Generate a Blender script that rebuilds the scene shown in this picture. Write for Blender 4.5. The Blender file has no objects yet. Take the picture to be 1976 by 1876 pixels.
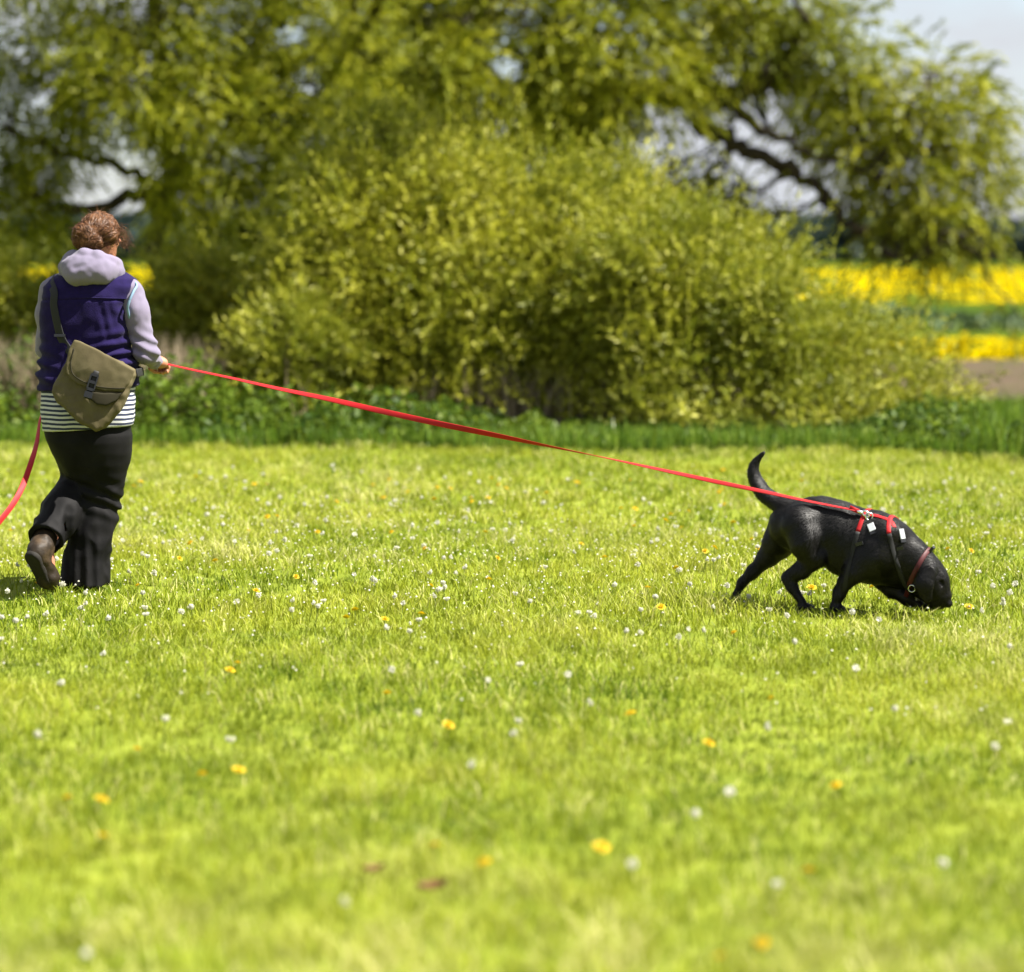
import bpy, math
import numpy as np
from mathutils import Vector, Matrix

rng = np.random.default_rng(11)
S = bpy.context.scene
COL = S.collection

# ------------------------------------------------------------------ camera
F = 4648.0                       # focal length in pixels of a 1976 x 1876 frame
CAM = np.array([0.0, 0.0, 1.477])
PITCH = math.atan(448.0 / F)
FWD = np.array([0, math.cos(PITCH), -math.sin(PITCH)])
UPV = np.array([0, math.sin(PITCH), math.cos(PITCH)])
cam_d = bpy.data.cameras.new('camera')
cam = bpy.data.objects.new('camera', cam_d); COL.objects.link(cam)
cam.location = CAM
cam.rotation_euler = (math.pi / 2 - PITCH, 0, 0)
cam_d.sensor_width = 36.0; cam_d.sensor_fit = 'HORIZONTAL'
cam_d.lens = 36.0 * F / 1976.0
cam_d.clip_end = 6000
cam_d.dof.use_dof = True
cam_d.dof.focus_distance = 10.3
cam_d.dof.aperture_fstop = 1.5
S.camera = cam

# ------------------------------------------------------------------ light
SUN_EL, SUN_AZ = math.radians(55), math.radians(97)      # azimuth clockwise from +Y (the view direction)
w = bpy.data.worlds.new('World'); S.world = w; w.use_nodes = True
nt = w.node_tree; nt.nodes.clear()
wo = nt.nodes.new('ShaderNodeOutputWorld')
sky = nt.nodes.new('ShaderNodeTexSky'); sky.sky_type = 'NISHITA'; sky.sun_disc = False
sky.sun_elevation = SUN_EL; sky.sun_rotation = SUN_AZ
bg1 = nt.nodes.new('ShaderNodeBackground'); bg1.inputs[1].default_value = 0.06
nt.links.new(sky.outputs[0], bg1.inputs[0])
bg2 = nt.nodes.new('ShaderNodeBackground'); bg2.inputs[0].default_value = (0.86, 0.89, 0.95, 1); bg2.inputs[1].default_value = 0.23
tc = nt.nodes.new('ShaderNodeTexCoord'); mp = nt.nodes.new('ShaderNodeMapping')
mp.inputs['Scale'].default_value = (4, 4, 11)
nz = nt.nodes.new('ShaderNodeTexNoise'); nz.inputs['Scale'].default_value = 1.3; nz.inputs['Detail'].default_value = 7
cr = nt.nodes.new('ShaderNodeValToRGB')
cr.color_ramp.elements[0].position = 0.30; cr.color_ramp.elements[1].position = 0.52
nt.links.new(tc.outputs['Generated'], mp.inputs[0]); nt.links.new(mp.outputs[0], nz.inputs['Vector'])
nt.links.new(nz.outputs['Fac'], cr.inputs[0])
mx = nt.nodes.new('ShaderNodeMixShader')
nt.links.new(cr.outputs[0], mx.inputs[0]); nt.links.new(bg1.outputs[0], mx.inputs[1]); nt.links.new(bg2.outputs[0], mx.inputs[2])
nt.links.new(mx.outputs[0], wo.inputs[0])

sd = bpy.data.lights.new('sun', 'SUN'); sun = bpy.data.objects.new('sun', sd); COL.objects.link(sun)
SDIR = Vector((math.sin(SUN_AZ) * math.cos(SUN_EL), math.cos(SUN_AZ) * math.cos(SUN_EL), math.sin(SUN_EL)))
sun.rotation_euler = SDIR.to_track_quat('Z', 'Y').to_euler()
sd.energy = 5.0; sd.angle = math.radians(0.53); sd.color = (1.0, 0.95, 0.86)
S.view_settings.view_transform = 'Standard'; S.view_settings.look = 'None'
S.view_settings.exposure = 1.85; S.view_settings.gamma = 1.0
S.cycles.use_denoising = True
S.cycles.max_bounces = 8; S.cycles.diffuse_bounces = 4; S.cycles.transmission_bounces = 6
S.cycles.sample_clamp_indirect = 6

# ------------------------------------------------------------------ helpers
def at(px, py, Y):
    """world point seen at (px,py) of the 1976x1876 frame, at distance Y along the view"""
    d = FWD + np.array([1, 0, 0]) * (px - 988) / F + UPV * (938 - py) / F
    return CAM + d * (Y / d[1])
def ground_at(px, py, z=0.0):
    d = FWD + np.array([1, 0, 0]) * (px - 988) / F + UPV * (938 - py) / F
    return CAM + d * ((z - CAM[2]) / d[2])
def proj(P):
    q = P - CAM
    dep = q @ FWD
    return 988 + F * q[:, 0] / dep, 938 - F * (q @ UPV) / dep
def nrm(a):
    return a / np.maximum(np.linalg.norm(a, axis=-1, keepdims=True), 1e-9)

def vnoise(P, freq, seed=0):
    """value noise in -1..1 at points P (...,3)"""
    r = np.random.default_rng(seed); T = r.random(4096).astype(np.float32) * 2 - 1
    q = P * freq; i = np.floor(q).astype(np.int64); f = (q - i).astype(np.float32); f = f * f * (3 - 2 * f)
    def h(a, b, c):
        return T[((a * 73856093) ^ (b * 19349663) ^ (c * 83492791)) & 4095]
    x, y, z = i[..., 0], i[..., 1], i[..., 2]; u, v, t = f[..., 0], f[..., 1], f[..., 2]
    def L(a, b, s): return a + (b - a) * s
    return L(L(L(h(x, y, z), h(x + 1, y, z), u), L(h(x, y + 1, z), h(x + 1, y + 1, z), u), v),
             L(L(h(x, y, z + 1), h(x + 1, y, z + 1), u), L(h(x, y + 1, z + 1), h(x + 1, y + 1, z + 1), u), v), t)

def np_mesh(name, V, Fc, smooth=True, var=None, vdom='POINT', mats=(), mat_idx=None):
    V = np.asarray(V, np.float32); Fc = np.asarray(Fc, np.int32)
    me = bpy.data.meshes.new(name)
    n, k = Fc.shape
    me.vertices.add(len(V)); me.vertices.foreach_set('co', V.ravel())
    me.loops.add(n * k); me.loops.foreach_set('vertex_index', Fc.ravel())
    me.polygons.add(n); me.polygons.foreach_set('loop_start', np.arange(0, n * k, k, dtype=np.int32))
    if smooth: me.polygons.foreach_set('use_smooth', np.ones(n, bool))
    else: me.polygons.foreach_set('use_smooth', np.zeros(n, bool))
    if mat_idx is not None: me.polygons.foreach_set('material_index', np.asarray(mat_idx, np.int32))
    for m in mats: me.materials.append(m)
    if var is not None:
        a = me.attributes.new('var', 'FLOAT', vdom); a.data.foreach_set('value', np.asarray(var, np.float32))
    me.update(calc_edges=True)
    return me
def obj(name, me, parent=None, **props):
    o = bpy.data.objects.new(name, me); COL.objects.link(o)
    if parent is not None: o.parent = parent
    for k, v in props.items(): o[k] = v
    return o
def empty(name, loc, rz=0.0, **props):
    o = bpy.data.objects.new(name, None); COL.objects.link(o)
    o.location = loc; o.rotation_euler = (0, 0, rz); o.empty_display_size = 0.1
    for k, v in props.items(): o[k] = v
    return o

class MB:
    """collects pieces of one mesh (all faces as quads; triangles repeat nothing)"""
    def __init__(s): s.V = []; s.F = []; s.n = 0
    def add(s, V, Fc):
        V = np.asarray(V, float); s.V.append(V); s.F += [tuple(int(i) + s.n for i in f) for f in Fc]; s.n += len(V)
    def build(s, name, mat, smooth=True):
        me = bpy.data.meshes.new(name); me.from_pydata([tuple(v) for v in np.concatenate(s.V)], [], s.F)
        me.materials.append(mat)
        me.polygons.foreach_set('use_smooth', np.full(len(me.polygons), smooth))
        me.update(); return me
    def tube(s, pts, rad, n=8, cap=True):
        pts = np.asarray(pts, float); m = len(pts); rad = np.broadcast_to(rad, (m,))
        T = np.gradient(pts, axis=0); T = nrm(T)
        ref = np.array([0.31, 0.17, 0.93]); A = nrm(np.cross(T, ref)); B = np.cross(T, A)
        a = np.arange(n) * 2 * math.pi / n
        V = (pts[:, None] + rad[:, None, None] * (A[:, None] * np.cos(a)[None, :, None] + B[:, None] * np.sin(a)[None, :, None])).reshape(-1, 3)
        Fc = []
        for i in range(m - 1):
            for j in range(n):
                k = (j + 1) % n; Fc.append((i * n + j, i * n + k, (i + 1) * n + k, (i + 1) * n + j))
        if cap: Fc.append(tuple(range(n - 1, -1, -1))); Fc.append(tuple(range((m - 1) * n, m * n)))
        s.add(V, Fc)
    def ribbon(s, pts, nor, width, thick):
        pts = np.asarray(pts, float); m = len(pts); T = nrm(np.gradient(pts, axis=0))
        N = nrm(nor - T * np.sum(nor * T, 1, keepdims=True)); Wd = np.cross(T, N)
        width = np.broadcast_to(width, (m,))[:, None] / 2; h = thick / 2
        ring = [pts + Wd * width + N * h * .4, pts + Wd * width * .8 + N * h, pts - Wd * width * .8 + N * h, pts - Wd * width + N * h * .4,
                pts - Wd * width - N * h * .4, pts - Wd * width * .8 - N * h, pts + Wd * width * .8 - N * h, pts + Wd * width - N * h * .4]
        n = 8; V = np.stack(ring, 1).reshape(-1, 3); Fc = []
        for i in range(m - 1):
            for j in range(n):
                k = (j + 1) % n; Fc.append((i * n + j, (i + 1) * n + j, (i + 1) * n + k, i * n + k))
        Fc.append(tuple(range(n))); Fc.append(tuple(range(m * n - 1, (m - 1) * n - 1, -1)))
        s.add(V, Fc)
    def box(s, c, ax, half, bev=0.25):
        """box with chamfered long edges; ax = 3 row vectors, half = 3 half sizes"""
        c = np.asarray(c, float); ax = nrm(np.asarray(ax, float)); hx, hy, hz = half; b = bev * min(half)
        prof = [(hx - b, -hz), (hx, -hz + b), (hx, hz - b), (hx - b, hz), (-hx + b, hz), (-hx, hz - b), (-hx, -hz + b), (-hx + b, -hz)]
        V = [c + ax[0] * x + ax[2] * z + ax[1] * y for y in (-hy, hy) for (x, z) in prof]
        Fc = [(j, (j + 1) % 8, 8 + (j + 1) % 8, 8 + j) for j in range(8)] + [tuple(range(7, -1, -1)), tuple(range(8, 16))]
        s.add(V, Fc)

def catmull(pts, per=10):
    pts = np.asarray(pts, float); P = np.concatenate([[2 * pts[0] - pts[1]], pts, [2 * pts[-1] - pts[-2]]])
    out = []
    for i in range(len(pts) - 1):
        p0, p1, p2, p3 = P[i:i + 4]
        for t in np.linspace(0, 1, per, endpoint=False):
            out.append(.5 * (2 * p1 + (p2 - p0) * t + (2 * p0 - 5 * p1 + 4 * p2 - p3) * t * t + (3 * p1 - p0 - 3 * p2 + p3) * t ** 3))
    out.append(pts[-1]); return np.array(out)

# ---- implicit surfaces (smooth unions meshed by surface nets) for bodies and cloth
class Field:
    def __init__(s, lo, hi, h):
        s.lo = np.asarray(lo, float); s.h = h
        s.n = np.ceil((np.asarray(hi, float) - s.lo) / h).astype(int) + 1
        s.D = np.full(s.n, 0.5, np.float32)
        s.ax = [(s.lo[i] + h * np.arange(s.n[i])).astype(np.float32) for i in range(3)]
    def sub(s, lo, hi):
        a = np.clip(np.floor((np.asarray(lo) - s.lo) / s.h).astype(int), 0, s.n); b = np.clip(np.ceil((np.asarray(hi) - s.lo) / s.h).astype(int) + 1, 0, s.n)
        sl = tuple(slice(int(a[i]), int(max(b[i], a[i]))) for i in range(3))
        return sl, s.ax[0][sl[0]][:, None, None], s.ax[1][sl[1]][None, :, None], s.ax[2][sl[2]][None, None, :]
    def _op(s, sl, d, k, cut=False):
        a = s.D[sl]
        if a.size == 0: return
        if cut:                       # smooth subtraction: max(a,-d)
            b = -d; hh = np.clip(.5 - .5 * (b - a) / k, 0, 1); s.D[sl] = b + (a - b) * hh + k * hh * (1 - hh)
        else:
            hh = np.clip(.5 + .5 * (d - a) / k, 0, 1); s.D[sl] = d + (a - d) * hh - k * hh * (1 - hh)
    def cone(s, a, b, ra, rb, k=.02, sy=1.0, cut=False):
        a = np.asarray(a, float); b = np.asarray(b, float); m = max(ra, rb) + k + .03
        sl, X, Y, Z = s.sub(np.minimum(a, b) - m, np.maximum(a, b) + m)
        a2 = a * [1, 1 / sy, 1]; b2 = b * [1, 1 / sy, 1]; Y = Y / sy
        ba = b2 - a2; L = max(ba @ ba, 1e-9)
        t = np.clip(((X - a2[0]) * ba[0] + (Y - a2[1]) * ba[1] + (Z - a2[2]) * ba[2]) / L, 0, 1)
        d = np.sqrt((X - a2[0] - t * ba[0]) ** 2 + (Y - a2[1] - t * ba[1]) ** 2 + (Z - a2[2] - t * ba[2]) ** 2) - (ra + (rb - ra) * t)
        s._op(sl, d.astype(np.float32), k, cut)
    def chain(s, pts, rad, k=.02, sy=1.0):
        for i in range(len(pts) - 1): s.cone(pts[i], pts[i + 1], rad[i], rad[i + 1], k, sy)
    def ell(s, c, r, axes=None, k=.02, cut=False):
        c = np.asarray(c, float); r = np.asarray(r, float); m = r.max() + k + .03
        sl, X, Y, Z = s.sub(c - m, c + m)
        A = np.eye(3) if axes is None else nrm(np.asarray(axes, float))
        dx, dy, dz = X - c[0], Y - c[1], Z - c[2]
        k0 = 0; k1 = 0
        for i in range(3):
            q = dx * A[i][0] + dy * A[i][1] + dz * A[i][2]; k0 = k0 + (q / r[i]) ** 2; k1 = k1 + (q / r[i] ** 2) ** 2
        k0 = np.sqrt(k0); k1 = np.sqrt(k1) + 1e-9
        s._op(sl, (k0 * (k0 - 1) / k1).astype(np.float32), k, cut)
    def loft(s, lv, k=.02, p=2.3, cap=.01):
        """lv rows: z, xc, yc, rx, ry   (any order)"""
        lv = np.array(sorted(lv)); z = lv[:, 0]
        lo = [(lv[:, 1] - lv[:, 3]).min() - .06, (lv[:, 2] - lv[:, 4]).min() - .06, z[0] - .06]
        hi = [(lv[:, 1] + lv[:, 3]).max() + .06, (lv[:, 2] + lv[:, 4]).max() + .06, z[-1] + .06]
        sl, X, Y, Z = s.sub(lo, hi); zz = Z.ravel()
        g = [np.interp(zz, z, lv[:, i])[None, None, :] for i in (1, 2, 3, 4)]
        q = (np.abs((X - g[0]) / g[2]) ** p + np.abs((Y - g[1]) / g[3]) ** p) ** (1 / p)
        d = (q - 1) * np.minimum(g[2], g[3])
        dz = np.maximum(z[0] - Z, Z - z[-1])
        d = np.where((d > -cap) & (dz > -cap), np.sqrt(np.maximum(d + cap, 0) ** 2 + np.maximum(dz + cap, 0) ** 2) - cap, np.maximum(d, dz))
        s._op(sl, d.astype(np.float32), k)
    def plane(s, c, n, k=.006):
        """keeps the side the normal points away from"""
        n = nrm(np.asarray(n, float)); c = np.asarray(c, float)
        X, Y, Z = s.ax[0][:, None, None], s.ax[1][None, :, None], s.ax[2][None, None, :]
        b = ((X - c[0]) * n[0] + (Y - c[1]) * n[1] + (Z - c[2]) * n[2]).astype(np.float32)
        a = s.D; hh = np.clip(.5 - .5 * (b - a) / k, 0, 1); s.D = b + (a - b) * hh + k * hh * (1 - hh)
    def displace(s, fn, band=.04):
        I = np.argwhere(np.abs(s.D) < band)
        P = s.lo + I * s.h
        s.D[I[:, 0], I[:, 1], I[:, 2]] += fn(P).astype(np.float32)
    def val(s, P):
        q = (np.asarray(P) - s.lo) / s.h; q = np.clip(q, 0, s.n - 1.001); i = q.astype(int); f = q - i; r = 0
        for a in (0, 1):
            for b in (0, 1):
                for c in (0, 1):
                    r = r + s.D[i[..., 0] + a, i[..., 1] + b, i[..., 2] + c] * np.abs(1 - a - f[..., 0]) * np.abs(1 - b - f[..., 1]) * np.abs(1 - c - f[..., 2])
        return r
    def grad(s, P):
        e = s.h; return nrm(np.stack([s.val(P + e * np.eye(3)[i]) - s.val(P - e * np.eye(3)[i]) for i in range(3)], -1))
    def mesh(s, name, mat):
        D = s.D.copy(); D[0] = D[-1] = .5; D[:, 0] = D[:, -1] = .5; D[:, :, 0] = D[:, :, -1] = .5
        ins = D < 0; nx, ny, nz_ = D.shape
        cnt = np.zeros((nx - 1, ny - 1, nz_ - 1), np.int8)
        for a in (0, 1):
            for b in (0, 1):
                for c in (0, 1): cnt += ins[a:nx - 1 + a, b:ny - 1 + b, c:nz_ - 1 + c]
        I = np.argwhere((cnt > 0) & (cnt < 8))
        idx = np.full(cnt.shape, -1, np.int32); idx[I[:, 0], I[:, 1], I[:, 2]] = np.arange(len(I))
        cor = [(a, b, c) for a in (0, 1) for b in (0, 1) for c in (0, 1)]
        cv = np.stack([D[I[:, 0] + a, I[:, 1] + b, I[:, 2] + c] for a, b, c in cor], 1)
        acc = np.zeros((len(I), 3)); num = np.zeros(len(I))
        for i in range(8):
            for j in range(i + 1, 8):
                if sum(abs(cor[i][q] - cor[j][q]) for q in range(3)) != 1: continue
                m = (cv[:, i] < 0) != (cv[:, j] < 0)
                t = np.where(m, cv[:, i] / np.where(m, cv[:, i] - cv[:, j], 1), 0)
                p = np.array(cor[i])[None] + t[:, None] * (np.array(cor[j]) - np.array(cor[i]))[None]
                acc += p * m[:, None]; num += m
        V = s.lo + (I + acc / num[:, None]) * s.h
        Q = []
        for axn in range(3):
            sa = [slice(None)] * 3; sb = [slice(None)] * 3; sa[axn] = slice(0, -1); sb[axn] = slice(1, None)
            A = ins[tuple(sa)]; B = ins[tuple(sb)]
            for flip, M in ((False, A & ~B), (True, ~A & B)):
                E = np.argwhere(M)
                u, v = (axn + 1) % 3, (axn + 2) % 3
                def cell(du, dv):
                    c = E.copy(); c[:, u] += du; c[:, v] += dv; return idx[c[:, 0], c[:, 1], c[:, 2]]
                q = np.stack([cell(-1, -1), cell(0, -1), cell(0, 0), cell(-1, 0)], 1)
                Q.append(q[:, ::-1] if flip else q)
        Q = np.concatenate(Q); Q = Q[(Q >= 0).all(1)]
        return np_mesh(name, V, Q, True, mats=(mat,))

# ------------------------------------------------------------------ materials
def new_mat(name):
    m = bpy.data.materials.new(name); m.use_nodes = True
    return m, m.node_tree, m.node_tree.nodes['Principled BSDF']
def plain(name, col, rough=.6, spec=.5, metal=0, bump=None, vary=None, sheen=0, coord='Object'):
    m, t, b = new_mat(name)
    b.inputs['Base Color'].default_value = (*col, 1); b.inputs['Roughness'].default_value = rough
    b.inputs['Specular IOR Level'].default_value = spec; b.inputs['Metallic'].default_value = metal
    if sheen:
        b.inputs['Sheen Weight'].default_value = sheen; b.inputs['Sheen Roughness'].default_value = .5
    tcn = t.nodes.new('ShaderNodeTexCoord')
    if bump:
        n = t.nodes.new('ShaderNodeTexNoise'); n.inputs['Scale'].default_value = bump[0]; n.inputs['Detail'].default_value = 4
        t.links.new(tcn.outputs[coord], n.inputs['Vector'])
        bp = t.nodes.new('ShaderNodeBump'); bp.inputs['Strength'].default_value = bump[1]; bp.inputs['Distance'].default_value = bump[2]
        t.links.new(n.outputs['Fac'], bp.inputs['Height']); t.links.new(bp.outputs[0], b.inputs['Normal'])
    if vary:                      # (scale, colour2, low, high)
        n = t.nodes.new('ShaderNodeTexNoise'); n.inputs['Scale'].default_value = vary[0]; n.inputs['Detail'].default_value = 5
        t.links.new(tcn.outputs[coord], n.inputs['Vector'])
        r = t.nodes.new('ShaderNodeValToRGB'); r.color_ramp.elements[0].position = vary[2]; r.color_ramp.elements[1].position = vary[3]
        r.color_ramp.elements[0].color = (*col, 1); r.color_ramp.elements[1].color = (*vary[1], 1)
        t.links.new(n.outputs['Fac'], r.inputs[0]); t.links.new(r.outputs[0], b.inputs['Base Color'])
    return m
def leafy(name, stops, rough=.45, trans=.3, patch=None, spec=.4):
    """stops: (position, colour) over the per-leaf attribute 'var'; patch: (scale, colour2, amount) slow colour drift"""
    m, t, b = new_mat(name)
    a = t.nodes.new('ShaderNodeAttribute'); a.attribute_name = 'var'
    r = t.nodes.new('ShaderNodeValToRGB'); el = r.color_ramp.elements
    el[0].position, el[1].position = stops[0][0], stops[-1][0]
    el[0].color, el[1].color = (*stops[0][1], 1), (*stops[-1][1], 1)
    for p, c in stops[1:-1]: e = el.new(p); e.color = (*c, 1)
    t.links.new(a.outputs['Fac'], r.inputs[0]); col = r.outputs[0]
    if patch:
        tcn = t.nodes.new('ShaderNodeTexCoord'); n = t.nodes.new('ShaderNodeTexNoise')
        n.inputs['Scale'].default_value = patch[0]; n.inputs['Detail'].default_value = 4
        t.links.new(tcn.outputs['Object'], n.inputs['Vector'])
        rr = t.nodes.new('ShaderNodeMapRange'); rr.inputs[1].default_value = .42; rr.inputs[2].default_value = .62; rr.inputs[4].default_value = patch[2]
        t.links.new(n.outputs['Fac'], rr.inputs[0])
        mxn = t.nodes.new('ShaderNodeMix'); mxn.data_type = 'RGBA'
        t.links.new(rr.outputs[0], mxn.inputs['Factor']); t.links.new(col, mxn.inputs['A']); mxn.inputs['B'].default_value = (*patch[1], 1)
        col = mxn.outputs['Result']
    t.links.new(col, b.inputs['Base Color']); b.inputs['Roughness'].default_value = rough; b.inputs['Specular IOR Level'].default_value = spec
    tr = t.nodes.new('ShaderNodeBsdfTranslucent'); t.links.new(col, tr.inputs[0])
    ms = t.nodes.new('ShaderNodeMixShader'); ms.inputs[0].default_value = trans
    t.links.new(b.outputs[0], ms.inputs[1]); t.links.new(tr.outputs[0], ms.inputs[2])
    t.links.new(ms.outputs[0], t.nodes['Material Output'].inputs[0])
    return m

M = {}
M['soil'] = plain('meadow_soil', (.10, .13, .010), .9, .1, vary=(6, (.16, .19, .02), .35, .65))
M['grass'] = leafy('grass_blades', [(0, (.04, .09, .004)), (.35, (.17, .23, .009)), (.7, (.325, .365, .028)), (1, (.58, .54, .24))], .5, .36, patch=(.7, (.36, .375, .034), .55), spec=.22)
m = M['grass']; t = m.node_tree                         # darker lush tufts between the pale ones
mix1 = next(n for n in t.nodes if n.type == 'MIX'); tcn = next(n for n in t.nodes if n.type == 'TEX_COORD')
n2 = t.nodes.new('ShaderNodeTexNoise'); n2.inputs['Scale'].default_value = 2.3; n2.inputs['Detail'].default_value = 5; t.links.new(tcn.outputs['Object'], n2.inputs['Vector'])
r2 = t.nodes.new('ShaderNodeMapRange'); r2.inputs[1].default_value = .5; r2.inputs[2].default_value = .68; r2.inputs[4].default_value = .6; t.links.new(n2.outputs['Fac'], r2.inputs[0])
mix2 = t.nodes.new('ShaderNodeMix'); mix2.data_type = 'RGBA'; t.links.new(r2.outputs[0], mix2.inputs['Factor']); mix2.inputs['B'].default_value = (.12, .17, .010, 1)
outs = [l.to_socket for l in mix1.outputs['Result'].links]; t.links.new(mix1.outputs['Result'], mix2.inputs['A'])
for s_ in outs: t.links.new(mix2.outputs['Result'], s_)
M['bush'] = leafy('willow_bush_leaf', [(0, (.07, .09, .004)), (.45, (.27, .28, .016)), (.85, (.50, .485, .05)), (1, (.58, .56, .16))], .5, .30, patch=(.75, (.10, .135, .007), .55), spec=.25)
M['tree'] = leafy('willow_tree_leaf', [(0, (.08, .105, .004)), (.5, (.235, .255, .012)), (1, (.44, .43, .03))], .5, .36, patch=(.4, (.075, .105, .005), .6), spec=.2)
M['nettle'] = leafy('nettle_leaf', [(0, (.02, .05, .005)), (.6, (.055, .10, .010)), (1, (.14, .19, .012))], .5, .3, patch=(.9, (.11, .16, .010), .6), spec=.15)
M['tallgrass'] = leafy('tall_grass', [(0, (.05, .11, .008)), (.6, (.11, .19, .012)), (1, (.2, .27, .03))], .45, .3)
M['dry'] = leafy('dry_stalk', [(0, (.15, .11, .06)), (1, (.32, .26, .17))], .7, .15)
M['bark'] = plain('willow_bark', (.022, .017, .011), .9, .2, bump=(18, .7, .03), vary=(5, (.05, .04, .025), .4, .7))
M['twig'] = plain('willow_twig', (.035, .027, .014), .85, .2, vary=(3, (.07, .055, .025), .4, .7))
M['rape'] = leafy('rape_flower', [(0, (.10, .13, .01)), (.25, (.28, .215, .0002)), (1, (.34, .26, .0002))], .8, .2, spec=.02)
M['rape_base'] = plain('rape_crop', (.31, .235, .0002), .95, .0, vary=(.8, (.22, .185, .001), .6, .8))
M['pasture'] = plain('far_pasture', (.035, .06, .008), .95, .0, vary=(.08, (.06, .085, .010), .4, .6))
M['earth'] = plain('bare_earth', (.075, .052, .036), .95, .1, vary=(2.5, (.05, .06, .015), .45, .7), bump=(6, .6, .1))
M['farwood'] = leafy('far_wood', [(0, (.012, .028, .03)), (1, (.03, .055, .045))], .8, .1)  # blue of distance haze mixed into the leaf colour
M['hedge'] = leafy('far_hedge', [(0, (.03, .06, .02)), (1, (.07, .11, .03))], .7, .15)

# ------------------------------------------------------------------ ground, fields
def terr(Y):
    return np.interp(Y, [-60, 23.0, 25, 40, 60, 100, 250, 420, 900, 1500, 4000], [0, 0, -.19, -.416, -.65, -.67, .13, .5, 6, 11, 11])
def sheet(xs, ys, zf):
    X, Yg = np.meshgrid(xs, ys); Z = zf(X, Yg); V = np.stack([X, Yg, Z], -1).reshape(-1, 3)
    n, m = len(xs), len(ys); i = np.arange(n - 1)[None, :] + n * np.arange(m - 1)[:, None]; i = i.ravel()
    return V, np.stack([i, i + 1, i + n + 1, i + n], 1)
def bumps(X, Y):
    P = np.stack([X, Y, 0 * X], -1); return .018 * vnoise(P, .9, 5) + .008 * vnoise(P, 2.7, 6)
def gz(X, Y): return np.where(Y < 23, bumps(X, Y) * np.clip((24 - Y) / 3, 0, 1), 0)
ys = np.concatenate([np.arange(-30, 2, 4.), np.arange(2, 24, .25), np.arange(24, 60, 1.5), np.arange(60, 250, 10), np.geomspace(250, 4000, 20)])
xs = np.concatenate([-np.geomspace(14, 2500, 14)[::-1], np.arange(-13, 13.1, .5), np.geomspace(14, 2500, 14)])
V, Fq = sheet(xs, ys, lambda X, Y: terr(Y) + gz(X, Y))
fy = V[Fq].mean(1)[:, 1]
me = np_mesh('ground', V, Fq, True, mats=(M['soil'], M['pasture']), mat_idx=(fy > 41).astype(int))
obj('ground', me, kind='structure', label='sunlit meadow ground running to the fields behind the willows')

def crop(name, x0, x1, y0, y1, h, label, nfl):
    xs = np.arange(x0, x1, (x1 - x0) / 120); ys = np.linspace(y0, y1, 40)
    V, Fq = sheet(xs, ys, lambda X, Y: terr(Y) + .12 * vnoise(np.stack([X, Y, 0 * X], -1), .7, 3))
    n = len(xs)                                            # skirts close the crop down to the soil
    edge = list(range(n)); base = len(V); sk = V[edge].copy(); sk[:, 2] = terr(sk[:, 1]) - h
    V = np.concatenate([V, sk]); Fk = np.array([(base + i, base + i + 1, i + 1, i) for i in range(n - 1)]); Fq = np.concatenate([Fq, Fk])
    o = obj(name, np_mesh(name, V, Fq, True, mats=(M['rape_base'],)), kind='structure', label=label)
    P = np.stack([rng.uniform(x0, x1, nfl), y0 + (y1 - y0) * rng.random(nfl) ** 1.5, 0 * np.zeros(nfl)], 1)
    P[:, 2] = terr(P[:, 1]) + rng.uniform(-.12, .18, nfl)
    nf = nfl // 3; P[:nf, 1] = y0 - rng.random(nf) * .2; P[:nf, 2] = terr(y0) - h * rng.random(nf) ** 2 * .75
    s = (.05 + .05 * rng.random(nfl)) * np.where(P[:, 1] > 90, 2.2, 1.0)
    a = nrm(rng.normal(size=(nfl, 3))) * s[:, None]; b = nrm(np.cross(a, rng.normal(size=(nfl, 3)))) * s[:, None]
    V2 = np.stack([P - a, P + b, P + a, P - b], 1).reshape(-1, 3); F2 = np.arange(nfl * 4).reshape(-1, 4)
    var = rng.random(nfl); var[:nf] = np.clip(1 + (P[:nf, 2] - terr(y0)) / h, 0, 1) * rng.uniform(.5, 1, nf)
    obj('rape_blossom', np_mesh('rape_blossom', V2, F2, False, var, 'FACE', (M['rape'],)), kind='stuff',
        label=label.replace('field', 'blossom'), category='blossom')
crop('rape_field', 7.3, 40, 42, 58, .55, 'near strip of bright yellow rape field beyond the earth bank', 10000)
crop('rape_field', -90, 120, 105, 250, .9, 'far wide yellow rape field below the dark wood', 14000)

def foliage_mass(x0, x1, y0, y1, hfun, n, size, mat, name, label, squash=1.0):
    P = np.stack([rng.uniform(x0, x1, n), rng.uniform(y0, y1, n), np.zeros(n)], 1)
    hh = hfun(P[:, 0], P[:, 1]); P[:, 2] = terr(P[:, 1]) + hh * (1 - rng.random(n) ** 1.6)
    s = size * rng.uniform(.6, 1.4, n)
    a = nrm(rng.normal(size=(n, 3))) * s[:, None]; b = nrm(np.cross(a, rng.normal(size=(n, 3)))) * s[:, None] * .6
    V = np.stack([P - a, P + b, P + a, P - b], 1).reshape(-1, 3)
    return obj(name, np_mesh(name, V, np.arange(n * 4).reshape(-1, 4), False, rng.random(n), 'FACE', (mat,)), kind='stuff', label=label, category=name.replace('_', ' ').split()[-1])
def hn(h, f, seed): return lambda X, Y: h * (1 + .35 * vnoise(np.stack([X, Y, 0 * X], -1), f, seed))
foliage_mass(-130, 170, 330, 350, hn(5.2, .06, 1), 14000, 1.3, M['farwood'], 'far_wood', 'dark wood hazed blue by distance along the horizon behind the yellow field')
foliage_mass(-40, 60, 66, 69, hn(.55, .3, 2), 14000, .13, M['hedge'], 'far_hedge', 'low green hedge between the two yellow strips of field')
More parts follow.
